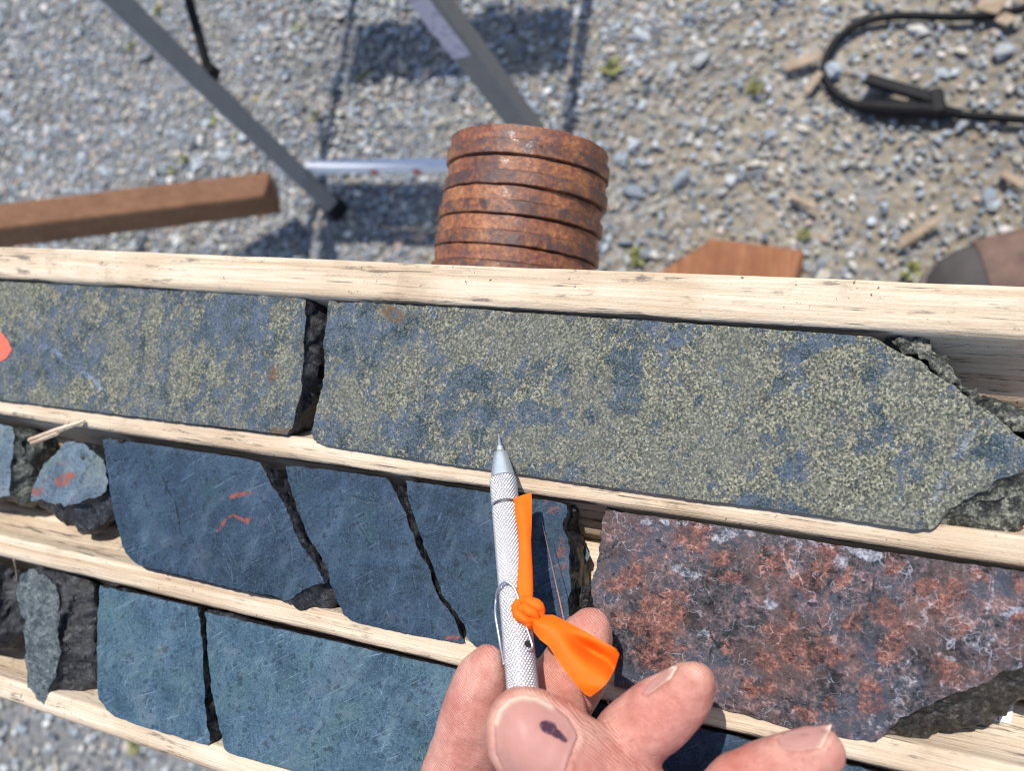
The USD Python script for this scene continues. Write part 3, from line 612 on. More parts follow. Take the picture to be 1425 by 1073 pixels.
def paint_e(P):
    x, y = P.T
    r = 0.30 * np.maximum.reduce([blob(P, (617, 727), 7, 7, 0, 1), blob(P, (655, 780), 12, 10, 0, 2), blob(P, (664, 722), 8, 14, 0, 3), blob(P, (685, 740), 6, 12, 0, 4), 0.5 * blob(P, (625, 760), 40, 30, 0, 5)])
    g = 0.5 * line(P, [(662, 712), (660, 733)], 3) + 0.4 * line(P, [(672, 824), (690, 836)], 1.5) + 0.4 * line(P, [(625, 740), (620, 770)], 1.2)
    k = smoothstep(x, 735, 765)
    r = np.maximum(r, 0.5 * np.maximum(blob(P, (780, 770), 10, 35, 0, 7), blob(P, (770, 705), 20, 14, 0, 8)) * k)
    g = np.maximum(g, 0.35 * k * smoothstep(fbm(np.c_[x * 0.03, (y + x * 0.2) * 0.18, 0 * x], 3, 9), 0.5, 0.7))
    b = 0.30 * k
    return np.stack([r, g, b], 1)
def paint_f(P):
    o, s = np.array([900.0, 690.0]), 1 / 2.714
    r = np.full(len(P), 0.30)
    for i, (cx, cy, rx, ry) in enumerate([(190, 150, 62, 60), (280, 240, 50, 45), (300, 310, 70, 30), (690, 240, 62, 85), (760, 300, 30, 55), (620, 340, 60, 55), (60, 440, 95, 85), (40, 600, 85, 75), (560, 560, 95, 75), (640, 600, 50, 60), (700, 590, 45, 55), (450, 625, 45, 40), (430, 730, 65, 45), (850, 760, 55, 65), (920, 570, 45, 95), (1100, 420, 55, 45), (1170, 350, 35, 50), (1180, 520, 35, 35), (1160, 640, 60, 35), (1150, 690, 70, 28), (1390, 340, 45, 35), (1400, 470, 35, 35), (310, 580, 35, 35), (900, 440, 55, 50), (600, 830, 50, 30), (690, 790, 25, 35), (480, 250, 60, 50), (1060, 340, 45, 35), (540, 460, 40, 35), (1250, 300, 30, 25), (-60, 300, 50, 40), (-120, 350, 30, 40), (-50, 480, 60, 40), (930, 260, 40, 40), (780, 480, 35, 45)]):
        r = np.maximum(r, 0.30 + 0.36 * blob(P, o + s * np.array([cx, cy]), rx * s, ry * s, 0.3 * (i % 5) - 0.6, i + 1, 1.15))
    L = lambda pts, w, wob=8, sd=1: line(P, [o + s * np.array(p) for p in pts], w, wob, sd)
    B = lambda c, rx, ry, a=0.0, sd=1: blob(P, o + s * np.array(c), rx * s, ry * s, a, sd, 1.2)
    g = np.maximum.reduce([0.6 * B((280, 150), 50, 28, 0, 40), 0.7 * B((30, 100), 50, 20, 0, 41), 0.8 * B((800, 215), 75, 26, .2, 42), 0.6 * B((735, 250), 30, 30, 0, 43), 0.6 * B((920, 345), 28, 16, 0, 44), 0.7 * B((470, 410), 30, 20, .4, 45), 0.75 * B((215, 515), 24, 20, .4, 46), 0.35 * B((1060, 430), 28, 65, .2, 47), 0.55 * B((1250, 560), 70, 30, 0, 48), 0.5 * B((980, 720), 55, 45, 0, 49), 0.5 * B((880, 870), 100, 40, -.3, 50), 0.8 * B((1410, 430), 70, 20, -.3, 51), 0.7 * B((150, 290), 50, 20, .3, 52), 0.6 * B((-70, 60), 40, 16, .2, 53), 0.5 * B((1230, 260), 90, 22, 0, 54), 0.55 * B((1160, 720), 80, 24, 0, 55),
                          0.75 * L([(835, 655), (950, 650), (1050, 610), (1160, 585)], 4.5), 0.6 * L([(1322, 280), (1295, 400), (1270, 480)], 2.2, 5), 0.5 * L([(840, 640), (830, 480), (850, 330)], 2.5), 0.5 * L([(700, 860), (745, 740), (768, 640)], 1.6, 4), 0.6 * L([(715, 655), (768, 638)], 2.0, 4), 0.5 * L([(490, 530), (600, 560), (740, 555)], 2.0, 8), 0.45 * L([(400, 240), (560, 170), (700, 190)], 2.0, 8), 0.55 * L([(540, 440), (505, 500)], 2, 5), 0.5 * L([(1100, 700), (1060, 750), (1010, 800)], 5, 8), 0.45 * L([(200, 290), (330, 350), (470, 380)], 3, 10),
                          0.55 * line(P, [(960, 727), (1070, 744), (1160, 760), (1230, 770)], 4, 10, 6), 0.5 * line(P, [(1250, 1012), (1290, 985), (1345, 962)], 5, 8, 7), 0.4 * line(P, [(845, 716), (900, 722)], 4, 8, 8)])  # first strip: specular sparkle along the far edge, painted in as pale colour
    g = g * 0.85
    b = np.maximum.reduce([0.25 * B((775, 740), 22, 70, .1, 60), 0.7 * L([(230, 480), (250, 560), (240, 620)], 2.0, 8), 0.8 * L([(520, 760), (560, 790), (600, 790)], 1.6, 5), 0.7 * L([(640, 480), (670, 500)], 2.0, 5), 0.7 * L([(860, 250), (855, 340), (835, 420)], 1.5, 6), 0.6 * L([(30, 370), (60, 390), (90, 385)], 2.0, 6), 0.5 * B((160, 480), 40, 40, 0, 61), 0.6 * L([(300, 800), (420, 830), (540, 850)], 4, 10), 0.5 * L([(720, 430), (780, 410), (830, 400)], 1.5, 5)])
    return np.stack([r, g, b], 1)
def paint_g(P):
    r = 0.26 * blob(P, (226, 905), 8, 20, 0.3, 3) + 0.12 * blob(P, (270, 940), 6, 22, 0.2, 4)
    g = 0.25 * blob(P, (200, 930), 14, 60, 0.5, 5)
    return np.stack([r, g, 0 * r], 1)
def paint_h(P):
    r = 0.4 * line(P, [(372, 880), (390, 925), (400, 965), (425, 1030)], 1.6, 5) + 0.3 * line(P, [(470, 920), (470, 1000)], 1.4, 5) + 0.4 * blob(P, (298, 915), 2, 2)
    b = 0.35 * line(P, [(390, 925), (405, 975), (440, 1060)], 1.2, 5)
    g = 0.3 * line(P, [(560, 920), (625, 965)], 1.5, 4)
    return np.stack([r, g, b], 1)

GA = None
core("drill_core", "flat-cut half core with olive bands, red mark and rounded black broken end", [(-80, 384, "L"), (0, 391, "L"), (200, 402, "L"), (414, 414, "L"), (425, 417, 4), (424, 440, 3), (421, 470, 3), (423, 492, 3), (420, 520, 3), (418, 545, 1), (411, 575, 0), (406, 596, -2), (398, 605, "L"), (200, 581, "L"), (0, 556, "L"), (-80, 545, "L")], 0.002, M_sulf, M_brk_dark, paint_a, seed=1)
core("drill_core", "longest half core, speckled gold and blue, with pointed right end", [(458, 419, 0), (640, 428, "L"), (712, 434, "L"), (900, 446, "L"), (1060, 457, "L"), (1212, 468, "L"), (1226, 472, 0), (1273, 501, -1), (1329, 538, -1), (1381, 575, -1), (1425, 614, -1), (1464, 648, 2), (1425, 656, 9), (1388, 666, 11), (1373, 684, 11), (1340, 696, 11), (1318, 710, 9), (1306, 728, 4), (1294, 738, 0), (1270, 737, "L"), (1094, 711, "L"), (967, 695, "L"), (716, 659, "L"), (617, 645, "L"), (450, 619, "L"), (437, 613, -2), (433, 600, 0), (442, 562, 0), (451, 522, 0), (451, 469, 0)], 0.002, M_sulf, M_brk_gold, paint_b, seed=2)
core("drill_core", "blue grey stone with rough green right side, at the left frame edge under the splinter", [(-90, 582, "L"), (0, 590, "L"), (17, 595, 1), (19, 610, 4), (14, 647, 5), (13, 676, 5), (13, 690, 3), (0, 692, 2), (-90, 684, "L")], -0.001, M_mottle, M_brk_green, lambda P: cols(P, 0.25 * blob(P, (5, 685), 14, 6), 0.25), seed=3)
core("drill_core", "small pale blue three-cornered stone with pink patches", [(91, 614, 0), (116, 617, 0), (128, 627, 0), (144, 642, 0), (149, 668, 1), (147, 681, 5), (141, 690, 8), (118, 696, 9), (89, 703, 9), (64, 698, 7), (42, 697, 4), (43, 685, 1), (56, 656, 0), (72, 634, 0)], 0.001, M_mottle, M_brk_dark,
     lambda P: np.stack([0.72 * np.maximum.reduce([blob(P, (92, 666), 17, 10, -0.5, 3), blob(P, (52, 684), 9, 8, 0, 4), 0.6 * blob(P, (88, 645), 12, 6, 0, 5), 0.4 * blob(P, (97, 692), 8, 6, 0, 6)]), 0.25 + 0.15 * blob(P, (80, 690), 40, 10, 0, 7), 0.5 * blob(P, (116, 635), 5, 6)], 1), seed=4, jit=0.0007)
core("drill_core", "dark blue half core slab with small orange marks and a broken lower right corner", [(141, 611, 0), (162, 612, "L"), (165, 617, "L"), (172, 617, "L"), (178, 614, "L"), (239, 623, "L"), (340, 638, "L"), (362, 644, "L"), (364, 650, 0), (376, 676, 0), (399, 707, 0), (418, 760, 0), (438, 785, 1), (452, 812, 3), (440, 813, 10), (421, 821, 11), (404, 834, 6), (394, 836, 0), (382, 830, "L"), (340, 823, "L"), (271, 806, "L"), (200, 789, "L"), (184, 784, -3), (174, 771, 0), (161, 729, 0), (153, 690, 0), (147, 640, 0)], 0.004, M_slate, M_brk_dark, paint_c, seed=5)
core("drill_core", "plain dark blue half core slab between two slanting dark cracks", [(397, 648, 0), (450, 653, "L"), (536, 665, "L"), (543, 675, 0), (561, 712, 0), (578, 757, 0), (597, 793, 0), (608, 824, 0), (629, 855, 0), (646, 890, 0), (648, 897, -1), (633, 894, "L"), (605, 890, "L"), (536, 876, "L"), (487, 864, "L"), (478, 855, -1), (474, 845, 0), (463, 816, 0), (452, 785, 0), (435, 760, 0), (415, 712, 0), (400, 667, 0)], 0.001, M_slate, M_brk_dark, paint_d, seed=6)
core("drill_core", "dark half core behind the pencil, brownish at its right end", [(564, 669, 0), (600, 674, "L"), (681, 686, "L"), (740, 694, "L"), (780, 699, "L"), (788, 704, 0), (788, 720, 0), (786, 736, 0), (793, 750, 1), (794, 803, 1), (792, 840, 1), (795, 870, 0), (790, 912, 0), (780, 920, "L"), (700, 905, "L"), (663, 898, -1), (655, 890, 0), (638, 858, 0), (616, 826, 0), (602, 786, 0), (579, 732, 0), (569, 700, 0)], 0.001, M_slate, M_brk_dark, paint_e, seed=7)
core("drill_core", "red and white veined jasper half core right of the hand", [(842, 710, 1), (900, 718, "L"), (955, 725, "L"), (1066, 742, "L"), (1158, 758, "L"), (1217, 766, "L"), (1324, 782, "L"), (1425, 796, "L"), (1500, 806, "L"), (1510, 880, 5), (1470, 905, 8), (1425, 927, 9), (1379, 945, 9), (1342, 962, 9), (1305, 973, 9), (1287, 982, 9), (1250, 1008, 8), (1220, 1033, 3), (1180, 1028, "L"), (1095, 1012, "L"), (1003, 986, "L"), (900, 966, "L"), (856, 955, -1), (858, 930, 0), (842, 885, 0), (824, 842, 0), (822, 815, 0), (828, 795, 0), (833, 772, 0), (838, 752, 0), (837, 735, 0)], 0.001, M_jasper, M_brk_brown, paint_f, seed=8, jit=0.0006)
core("drill_core", "black broken core end at the left frame edge of the lowest row", [(-130, 765, "L"), (-10, 786, "L"), (-5, 800, 4), (-3, 840, 5), (-7, 880, 5), (-12, 902, 2), (-130, 884, "L")], 0.001, M_slate, M_brk_dark, lambda P: cols(P), seed=9)
core("drill_core", "upright narrow grey stone with a jet black rough right side", [(45, 791, 0), (60, 799, 2), (76, 814, 7), (79, 827, 9), (79, 870, 10), (78, 912, 10), (70, 950, 10), (57, 982, 6), (47, 972, 0), (38, 958, 0), (36, 917, 0), (34, 867, 0), (27, 827, 0), (31, 805, 0)], 0.001, M_greyface, M_brk_dark, lambda P: cols(P, 0.0, 0.1 + 0.35 * blob(P, (40, 820), 10, 26, 0, 3), 0.3 * smoothstep(fbm(np.c_[P * 0.1, 0 * P[:, 0]], 3, 4), 0.5, 0.65)), seed=10, jit=0.0007, tilt=(-0.12, 0))
core("drill_core", "short light blue half core block left of the narrow black crack", [(139, 816, 0), (200, 829, "L"), (274, 846, "L"), (277, 866, 0), (282, 910, 0), (285, 990, 0), (293, 1034, 0), (288, 1038, -2), (240, 1024, "L"), (200, 1013, "L"), (158, 998, "L"), (148, 991, -3), (137, 974, 0), (134, 954, 0), (135, 861, 0), (137, 825, 0)], 0.001, M_slate3, M_brk_dark, paint_g, seed=11)
core("drill_core", "long light blue half core running under the fingers", [(284, 851, 0), (380, 874, "L"), (480, 897, "L"), (630, 931, "L"), (760, 961, "L"), (800, 972, "L"), (806, 990, 0), (820, 1060, 0), (835, 1180, 0), (820, 1192, "L"), (700, 1160, "L"), (420, 1078, "L"), (318, 1049, "L"), (310, 1042, -2), (306, 1020, 0), (294, 961, 0), (287, 890, 0)], 0.001, M_slate3, M_brk_dark, paint_h, seed=12)
core("drill_core", "dark half core lying in the shade beneath the curled fingers", [(820, 976, 0), (900, 995, "L"), (1000, 1020, "L"), (1180, 1065, "L"), (1300, 1095, "L"), (1320, 1200, 0), (1300, 1320, "L"), (900, 1215, "L"), (850, 1200, 0), (838, 1100, 0)], -0.004, M_slate, M_brk_dark, lambda P: cols(P), seed=13)

core("drill_core", "thin rough sliver broken off behind the pointed right end of the longest core", [(1236, 469, 0), (1290, 470, 2), (1306, 490, 2), (1322, 514, 2), (1345, 538, 2), (1372, 556, 2), (1400, 565, 2), (1450, 585, 2), (1472, 645, 0), (1427, 612, -1), (1383, 572.5, -1), (1331, 535.5, -1), (1275, 499, -1)], -0.0005, M_brk_gold, M_brk_gold, None, seed=14, jit=0.0012, tilt=(-0.10, -0.16), rough_top=0.0022)

# rock chips in the gap right of the pencil
for lab, c, r, z in (("pale pointed stone chip in the gap left of the jasper core", (812, 775), (0.0022, 0.0028, 0.002), -0.017), ("grey stone chip below the pale one in the gap beside the jasper core", (813, 803), (0.0022, 0.0022, 0.002), -0.017), ("black crumb of rock at the top of the gap beside the jasper core", (806, 760), (0.0015, 0.0015, 0.0012), -0.014), ("black stone chip deepest in the gap beside the fingertip", (812, 832), (0.003, 0.0026, 0.0022), -0.012)):
    m = trimesh.convex.convex_hull(np.random.default_rng(int(c[1])).normal(size=(14, 3)) * np.array(r) * 0.75); m.apply_translation(at(c[0], c[1], z)); tag(put(m, "rock_chip", M_brk_dark if "black" in lab else M_mottle, smooth=False), lab, "stone chip")
# red crayon mark on the banded core
pts = [at(x, y, 0.0022) for x, y in ((-14, 462), (0, 464), (9, 476), (14, 487), (8, 496), (0, 501), (-14, 503))]
mk = trimesh.creation.extrude_polygon(sg.Polygon([p[:2] for p in pts]).buffer(0.0008), 0.00012, engine="earcut"); mk.apply_translation([0, 0, 0.0021])
tag(put(mk, "crayon_mark", M_crayon), "red crayon mark on the banded core at the left frame edge", "mark")
# splinter on the divider
sp = Thing("wood_splinter", "split pale wood splinter lying across the upper divider at left", "splinter", at(70, 605, 0.002))
P0, P1, P2 = at(41, 613, 0.002), at(80, 599, 0.0032), at(118, 586, 0.0012)
sp.part("strand", tube([P0, P1, P2], [0.0010, 0.0012, 0.0006], 5, 1), M_wood, 40)
sp.part("strand", tube([P0 + [0.002, -0.0012, 0.0004], P1 + [0, -0.0013, 0], P2 + [-0.008, -0.0012, 0]], [0.0008, 0.0009, 0.0003], 5, 1), M_wood, 40)
# straw at the lower left slot
tag(put(tube([at(19, 779, 0.001), at(22, 790, -0.002), at(24, 808, -0.006)], [0.0004, 0.0004, 0.0003], 6), "straw", M_chip, smooth=True), "thin pale straw hanging into the lowest slot at left", "straw")
# paper label on the lower right of the box
pl = Thing("paper_label", "small white paper label with a magenta line, under the jasper core", "label", at(1385, 992, 0.0003))
def on_wood(x, y, lift):
    d = FWD + RIGHT * (x - CX) / FPX + DOWN * (y - CY) / FPX
    loc, _, _ = RAILS[2].ray.intersects_location([CAM], [d], multiple_hits=False)
    return loc[0] + np.array([0, 0.35, 0.94]) * lift
def patch(pxs, lift, t):
    top = np.array([on_wood(x, y, lift) for x, y in pxs]); n = np.cross(top[1] - top[0], top[3] - top[0]); n /= np.linalg.norm(n); n *= np.sign(n[2])
    return trimesh.convex.convex_hull(np.vstack([top, top - n * t]))
pl.part("sheet", patch([(1366, 1000), (1406, 1008), (1410, 982), (1368, 974)], 0.0005, 0.00015), M_paper)
pl.part("line", patch([(1387, 1003.5), (1389, 1004), (1392, 981), (1390, 980.6)], 0.0006, 0.0001), M_magenta)

# ------------------------------------------------------------------ rusty stack of rings on a rod
RC = np.array([-0.0356, 0.0, -0.082])
st = Thing("ring_stack", "stack of stepped rusty steel rings on a rod beside the box", "steel rings", (RC[0], 0.07, RC[2] - 0.036))
def lathe_y(profile, c, n=120):
    """profile: (radius, y) closed loop round the y axis through c."""
    a = np.linspace(0, 2 * np.pi, n, endpoint=False); P = np.asarray(profile)
    S = [np.c_[c[0] + r * np.cos(a), np.full(n, y), c[2] + r * np.sin(a)] for r, y in P]
    S.append(S[0]); m = loft(S, caps=False); return m
def tilt_rings(v):
    c = np.array([RC[0], 0.078, RC[2]]); a = math.radians(9); q = np.asarray(v) - c
    return c + np.c_[q[:, 0], q[:, 1] * math.cos(a) - q[:, 2] * math.sin(a), q[:, 1] * math.sin(a) + q[:, 2] * math.cos(a)]
rng = np.random.default_rng(8)
y1 = 0.1185
for k in range(16):
    odd = k % 2
    if not odd: o = RC + [(-0.0003 * k) + rng.uniform(-.0005, .0005), 0, rng.uniform(-.0004, .0004)]
    w = 0.0062 + rng.uniform(-.0005, .0005); a = 0.0360 + 0.0001 * k + (0.0005 if odd else -0.0006); c = 0.0006; ya, yb = y1, y1 - w
    nb_ = 0.0007 if odd else 0.0003
    m = lathe_y([(0.0096, ya), (a - 0.0004, ya), (a, ya - 0.0003), (a, yb + nb_), (a - nb_ * 0.7, yb + 0.0003), (a - 0.0022, yb + 0.0002), (0.0096, yb + 0.0002)], o, 160)
    v = np.array(m.vertices); rr = v - o; d = np.c_[rr[:, 0], 0 * rr[:, 0], rr[:, 2]]; d /= np.linalg.norm(d, axis=1, keepdims=True)
    v += d * ((fbm(v * 300, 3, k) - 0.5) * 0.0007)[:, None]
    v[:, 1] += (fbm(v * 160, 3, 40 + k // 2) - 0.5) * 0.0009 - 0.035 * (v[:, 0] - o[0])
    st.part("ring", trimesh.Trimesh(tilt_rings(v), m.faces, process=False), M_rust_dark if odd else M_rust, 35)
    y1 -= w
rod = tube([RC + [0, -0.10, 0], RC + [0, 0.124, 0]], 0.009, 24, 1)
st.part("rod", trimesh.Trimesh(tilt_rings(rod.vertices), rod.faces, process=False), M_steel, 40)

# ------------------------------------------------------------------ grey steel stand behind
F1, F2 = at(470, 293, GZ), None
def on_line(p, q, z, y_target):
    """point at height z whose image lies on the line p-q and whose world y is y_target"""
    ts = np.linspace(-6, 4, 20001); P = np.array([at(p[0] + (q[0] - p[0]) * t, p[1] + (q[1] - p[1]) * t, z) for t in ts])
    return P[np.argmin(np.abs(P[:, 1] - y_target))]
T1 = on_line((470, 293), (165, 0), -0.05, 0.51)
T2 = on_line((735, 180), (600, 0), -0.05, 0.51)
F2 = at(735 + 135 * 0.55, 180 + 180 * 0.55, GZ)
sd = Thing("steel_stand", "grey folding steel stand with slanting legs behind the core box", "stand", (F1 + F2) / 2)
def along_leg(F, T, yp):
    ts = np.linspace(0, 1, 4001); P = F + (T - F) * ts[:, None]; return P[np.argmin(np.abs(px(P)[:, 1] - yp))]
lg1 = sd.part("leg", beam(F1 + [0, 0, 0.012], T1, 0.027, 0.027, 0.6, 0.003), M_legs, 30)
lg2 = sd.part("leg", beam(F2 + [0, 0, 0.012], T2, 0.029, 0.029, 0.6, 0.003), M_legs, 30)
for F, T, lg in ((F1, T1, lg1), (F2, T2, lg2)):
    u = (T - F) / np.linalg.norm(T - F)
    sd.part("foot", beam(F - [0, 0, 0.004], F + u * 0.03, 0.034, 0.034, 0.6, 0.005), M_blackrod, 30, parent=lg)
def face_patch(F, T, y0, y1, w, off, side, along=0.0):
    """thin plate lying on the leg's left face, between two picture heights"""
    a, b = along_leg(F, T, y0), along_leg(F, T, y1); u = (b - a) / np.linalg.norm(b - a)
    x = np.cross([0.0, 0.0, 1.0], u); x /= np.linalg.norm(x); y = np.cross(u, x)
    x, y = x * math.cos(0.6) + y * math.sin(0.6), y * math.cos(0.6) - x * math.sin(0.6)
    best = max((x, y, -x, -y), key=lambda n: n @ (-RIGHT * 0.8 - FWD * 0.45 + DOWN * 0.3)); other = np.cross(best, u)
    m = bevel_box([-w / 2, -0.0004, 0], [w / 2, 0.0004, np.linalg.norm(b - a)], 0.0001)
    M = np.eye(4); M[:3, 0], M[:3, 1], M[:3, 2], M[:3, 3] = other, best, u, a + best * off; m.apply_transform(M); return m
sd.part("warning_label", face_patch(F1, T1, 88, -60, 0.021, 0.0141, 1), M_sticker, parent=lg1, label="lilac printed label on the left leg")
sd.part("warning_label", face_patch(F2, T2, 62, -70, 0.023, 0.0151, 1), M_sticker, parent=lg2, label="lilac printed label on the right leg")
# open frame on top, whose bars cast the shadow on the gravel
def over(x, y, h=0.75):
    g = at(x, y, GZ); return g + SUN / SUN[2] * h
fz = -0.05
L0, R0 = over(485, 40), over(811, 40)
xl, xr = L0[0], R0[0]
sd.part("frame_rail", beam([xl, 0.49, fz], [xl, 1.22, fz], 0.013, 0.02, 0, 0.003), M_legs, 30)
sd.part("frame_rail", beam([xr, 0.49, fz], [xr, 1.22, fz], 0.019, 0.02, 0, 0.003), M_legs, 30)
ya, yb = over(650, 104)[1], over(650, 24)[1]
sd.part("shelf_board", bevel_box([xl + 0.016, ya, fz - 0.012], [xr - 0.018, yb, fz + 0.012], 0.002), M_legs, 30)
ya, yb = over(540, 308)[1], over(540, 258)[1]
sd.part("shelf_board", bevel_box([xl + 0.016, ya, fz - 0.012], [xr - 0.018, yb, fz + 0.012], 0.002), M_legs, 30)
ya, yb = over(540, 337)[1], over(540, 319)[1]
sd.part("cross_tube", bevel_box([xl + 0.016, ya, fz - 0.01], [xr - 0.018, yb, fz + 0.01], 0.002), M_legs, 30)
for x in (xl, xr):
    sd.part("leg", beam([x, 1.17, GZ], [x, 1.17, fz - 0.016], 0.028, 0.028, 0, 0.003), M_legs, 30)
sd.part("joint", beam(T1, [xl, 0.505, fz], 0.026, 0.026, 0, 0.003), M_legs, 30)
sd.part("joint", beam(T2, [xr, 0.505, fz], 0.026, 0.026, 0, 0.003), M_legs, 30)
b0 = along_leg(F1, T1, 112) + [0.012, 0.012, 0.006]
bd = at_depth(252, -40, (b0 - CAM) @ FWD - 0.02)
sd.part("brace_rod", tube([b0, bd, b0 + (bd - b0) * 3.0], 0.0062, 10, 1), M_blackrod, 40)
sd.part("brace_pin", tube([b0 - [0, 0, 0.012], b0 + [0, 0, 0.004]], 0.010, 14, 1), M_blackrod, 40)
c0, c1 = along_leg(F1, T1, 243), along_leg(F2, T2, 238)
cb = sd.part("crossbar", beam(c0 + [0.012, 0.012, 0], c1 + [-0.014, 0.012, 0], 0.013, 0.022, 0, 0.0015), M_white, 30, label="white flat crossbar between the legs")
cu = (c1 - c0) / np.linalg.norm(c1 - c0)
for t in (0.30, 0.47):
    q = c0 + (c1 - c0) * t + np.array([0, 0.0052, -0.006])
    sd.part("red_mark", bevel_box(q - [0.006, 0.0006, 0.007], q + [0.006, 0.0006, 0.007], 0.0002), M_redmark, parent=cb)

# ------------------------------------------------------------------ timbers
Pe, Pl = at(384, 268, -0.72), at(-40, 320, -0.54)
u = (Pl - Pe) / np.linalg.norm(Pl - Pe)
pk = Thing("timber_plank", "brown plank on edge sloping up to the left behind the box", "plank", Pe)
pk.part("board", beam(Pe, Pe + u * 0.95, 0.044, 0.060, 0, 0.003), M_brown, 30)
pts = [at(x, y, -0.70) for x, y in ((985, 331), (1120, 346), (1085, 470), (780, 470))]
cb_ = trimesh.creation.extrude_polygon(sg.Polygon([p[:2] for p in pts]), 0.085, engine="earcut"); cb_.apply_translation([0, 0, -0.785])
c_ = m3.Manifold(m3.Mesh(np.asarray(cb_.vertices, np.float32), np.asarray(cb_.faces, np.uint32)))
hull = []
for p in cb_.vertices:
    ctr = np.asarray(cb_.vertices).mean(0); d = np.sign(ctr - p) * 0.004
    for k in range(3):
        q = p + d; q[k] = p[k]; hull.append(q)
tag(put(trimesh.convex.convex_hull(np.array(hull)), "cedar_board", M_cedar, smooth=30), "reddish sawn board lying on the gravel, right of the rusty rings", "board")

# ------------------------------------------------------------------ black cord with connector
def g_at(x, y, h=0.008): return at(x, y, GZ + h)
cd = Thing("power_cord", "black cord looped on the gravel with a plugged connector", "cord", g_at(1250, 90, 0))
cd.part("cable", tube([g_at(*p) for p in ((1560, -30), (1480, -8), (1425, 11), (1380, 20), (1290, 22), (1225, 24), (1182, 40), (1154, 70), (1147, 100), (1158, 124), (1185, 143), (1215, 149))], 0.0053, 12), M_cable, True)
cd.part("cable", tube([g_at(*p) for p in ((1330, 159), (1380, 163), (1425, 166), (1520, 170))], 0.0053, 12), M_cable, True)
cd.part("connector", tube([g_at(1188, 146, 0.011), g_at(1220, 149, 0.013), g_at(1262, 152, 0.014), g_at(1300, 154, 0.013), g_at(1336, 158, 0.010)], [0.0065, 0.0095, 0.0105, 0.0095, 0.006], 16), M_plug, 40)
cd.part("collar", beam(g_at(1299, 126, 0.013), g_at(1306, 162, 0.013), 0.019, 0.020, 0, 0.004), M_plug, 30)
cd.part("strap", beam(g_at(1205, 109, 0.020), g_at(1302, 138, 0.016), 0.015, 0.010, 0, 0.002), M_plug, 30)

# ------------------------------------------------------------------ boot
def boot():
    base = at(1282, 404, GZ); bt = Thing("work_boot", "scuffed brown work boot with dark toe cap behind the box", "boot", base)
    x0 = base[0] - 0.004; yc = base[1] - 0.022
    def turn(p):
        a = math.radians(17); q = np.asarray(p) - [x0, yc, 0]
        return np.c_[x0 + q[:, 0] * math.cos(a) - q[:, 1] * math.sin(a), yc + q[:, 0] * math.sin(a) + q[:, 1] * math.cos(a), q[:, 2]]
    def ring(x, w, z0, z1, n=36, top=2.4):
        a = np.linspace(0, 2 * np.pi, n, endpoint=False); ca, sa = np.cos(a), np.sin(a)
        y = np.sign(ca) * np.abs(ca) ** (2 / top) * w; z = np.sign(sa) * np.abs(sa) ** (2 / top)
        return turn(np.c_[np.full(n, x), yc + y, GZ + z0 + (z1 - z0) * (z + 1) / 2])
    L = [(0.0, .012), (.006, .028), (.016, .040), (.035, .049), (.07, .053), (.11, .050), (.16, .043), (.22, .038), (.27, .038), (.30, .030), (.31, .012)]
    bt.part("sole", loft([ring(x0 + x, w, 0.002, 0.028, top=5) for x, w in L]), M_sole, 40)
    cap = [(0.007, .014, .046), (.012, .026, .058), (.024, .038, .070), (.044, .045, .078), (.064, .0475, .082), (.068, .0475, .083)]
    bt.part("toe_cap", loft([ring(x0 + x, w, 0.024, h) for x, w, h in cap]), M_cap, 40)
    up = [(0.060, .0485, .084), (.064, .050, .086), (.09, .050, .092), (.13, .046, .105), (.17, .043, .13), (.20, .042, .17), (.24, .041, .18), (.29, .037, .18), (.302, .02, .17)]
    bt.part("upper", loft([ring(x0 + x, w, 0.024, h) for x, w, h in up]), M_boot, 40)
    S = []
    for k, z in enumerate(np.linspace(.12, .27, 8)):
        a = np.linspace(0, 2 * np.pi, 36, endpoint=False); S.append(turn(np.c_[x0 + .235 + .052 * np.cos(a) + .01 * (z - .12), yc + .042 * np.sin(a), np.full(36, GZ + z)]))
    bt.part("shaft", loft(S), M_boot, 40)
    for k in range(4):
        x = x0 + .125 + .018 * k; z = GZ + .104 + .018 * k
        bt.part("lace", tube(turn([[x, yc - .028, z], [x + .004, yc, z + .008], [x + .008, yc + .028, z]]), .0022, 8), M_cap, True)
boot()

# ------------------------------------------------------------------ weeds and wood chips on the gravel
rng = np.random.default_rng(21)
def weed(x, y, s, label):
    c = at(x, y, GZ); V, F, n = [], [], 0
    for k in range(16):
        a = rng.uniform(0, 6.28); t = rng.uniform(0.2, 1.1); L = s * rng.uniform(0.5, 1.0); w = L * 0.20
        d = np.array([math.cos(a) * math.sin(t), math.sin(a) * math.sin(t), math.cos(t) * 0.7]); p = np.cross(d, [0, 0, 1]); p /= np.linalg.norm(p)
        o = c + np.array([math.cos(a), math.sin(a), 0]) * s * 0.15 * rng.random()
        q = np.array([o, o + d * L * .5 + p * w, o + d * L + [0, 0, -L * .12], o + d * L * .5 - p * w, o + d * L * .5 + [0, 0, -.001]])
        V.append(q); F.append(np.array([[0, 1, 4], [1, 2, 4], [2, 3, 4], [3, 0, 4]]) + n); n += 5
    tag(put((np.vstack(V), np.vstack(F)), "weed", M_weed), label, "weed")
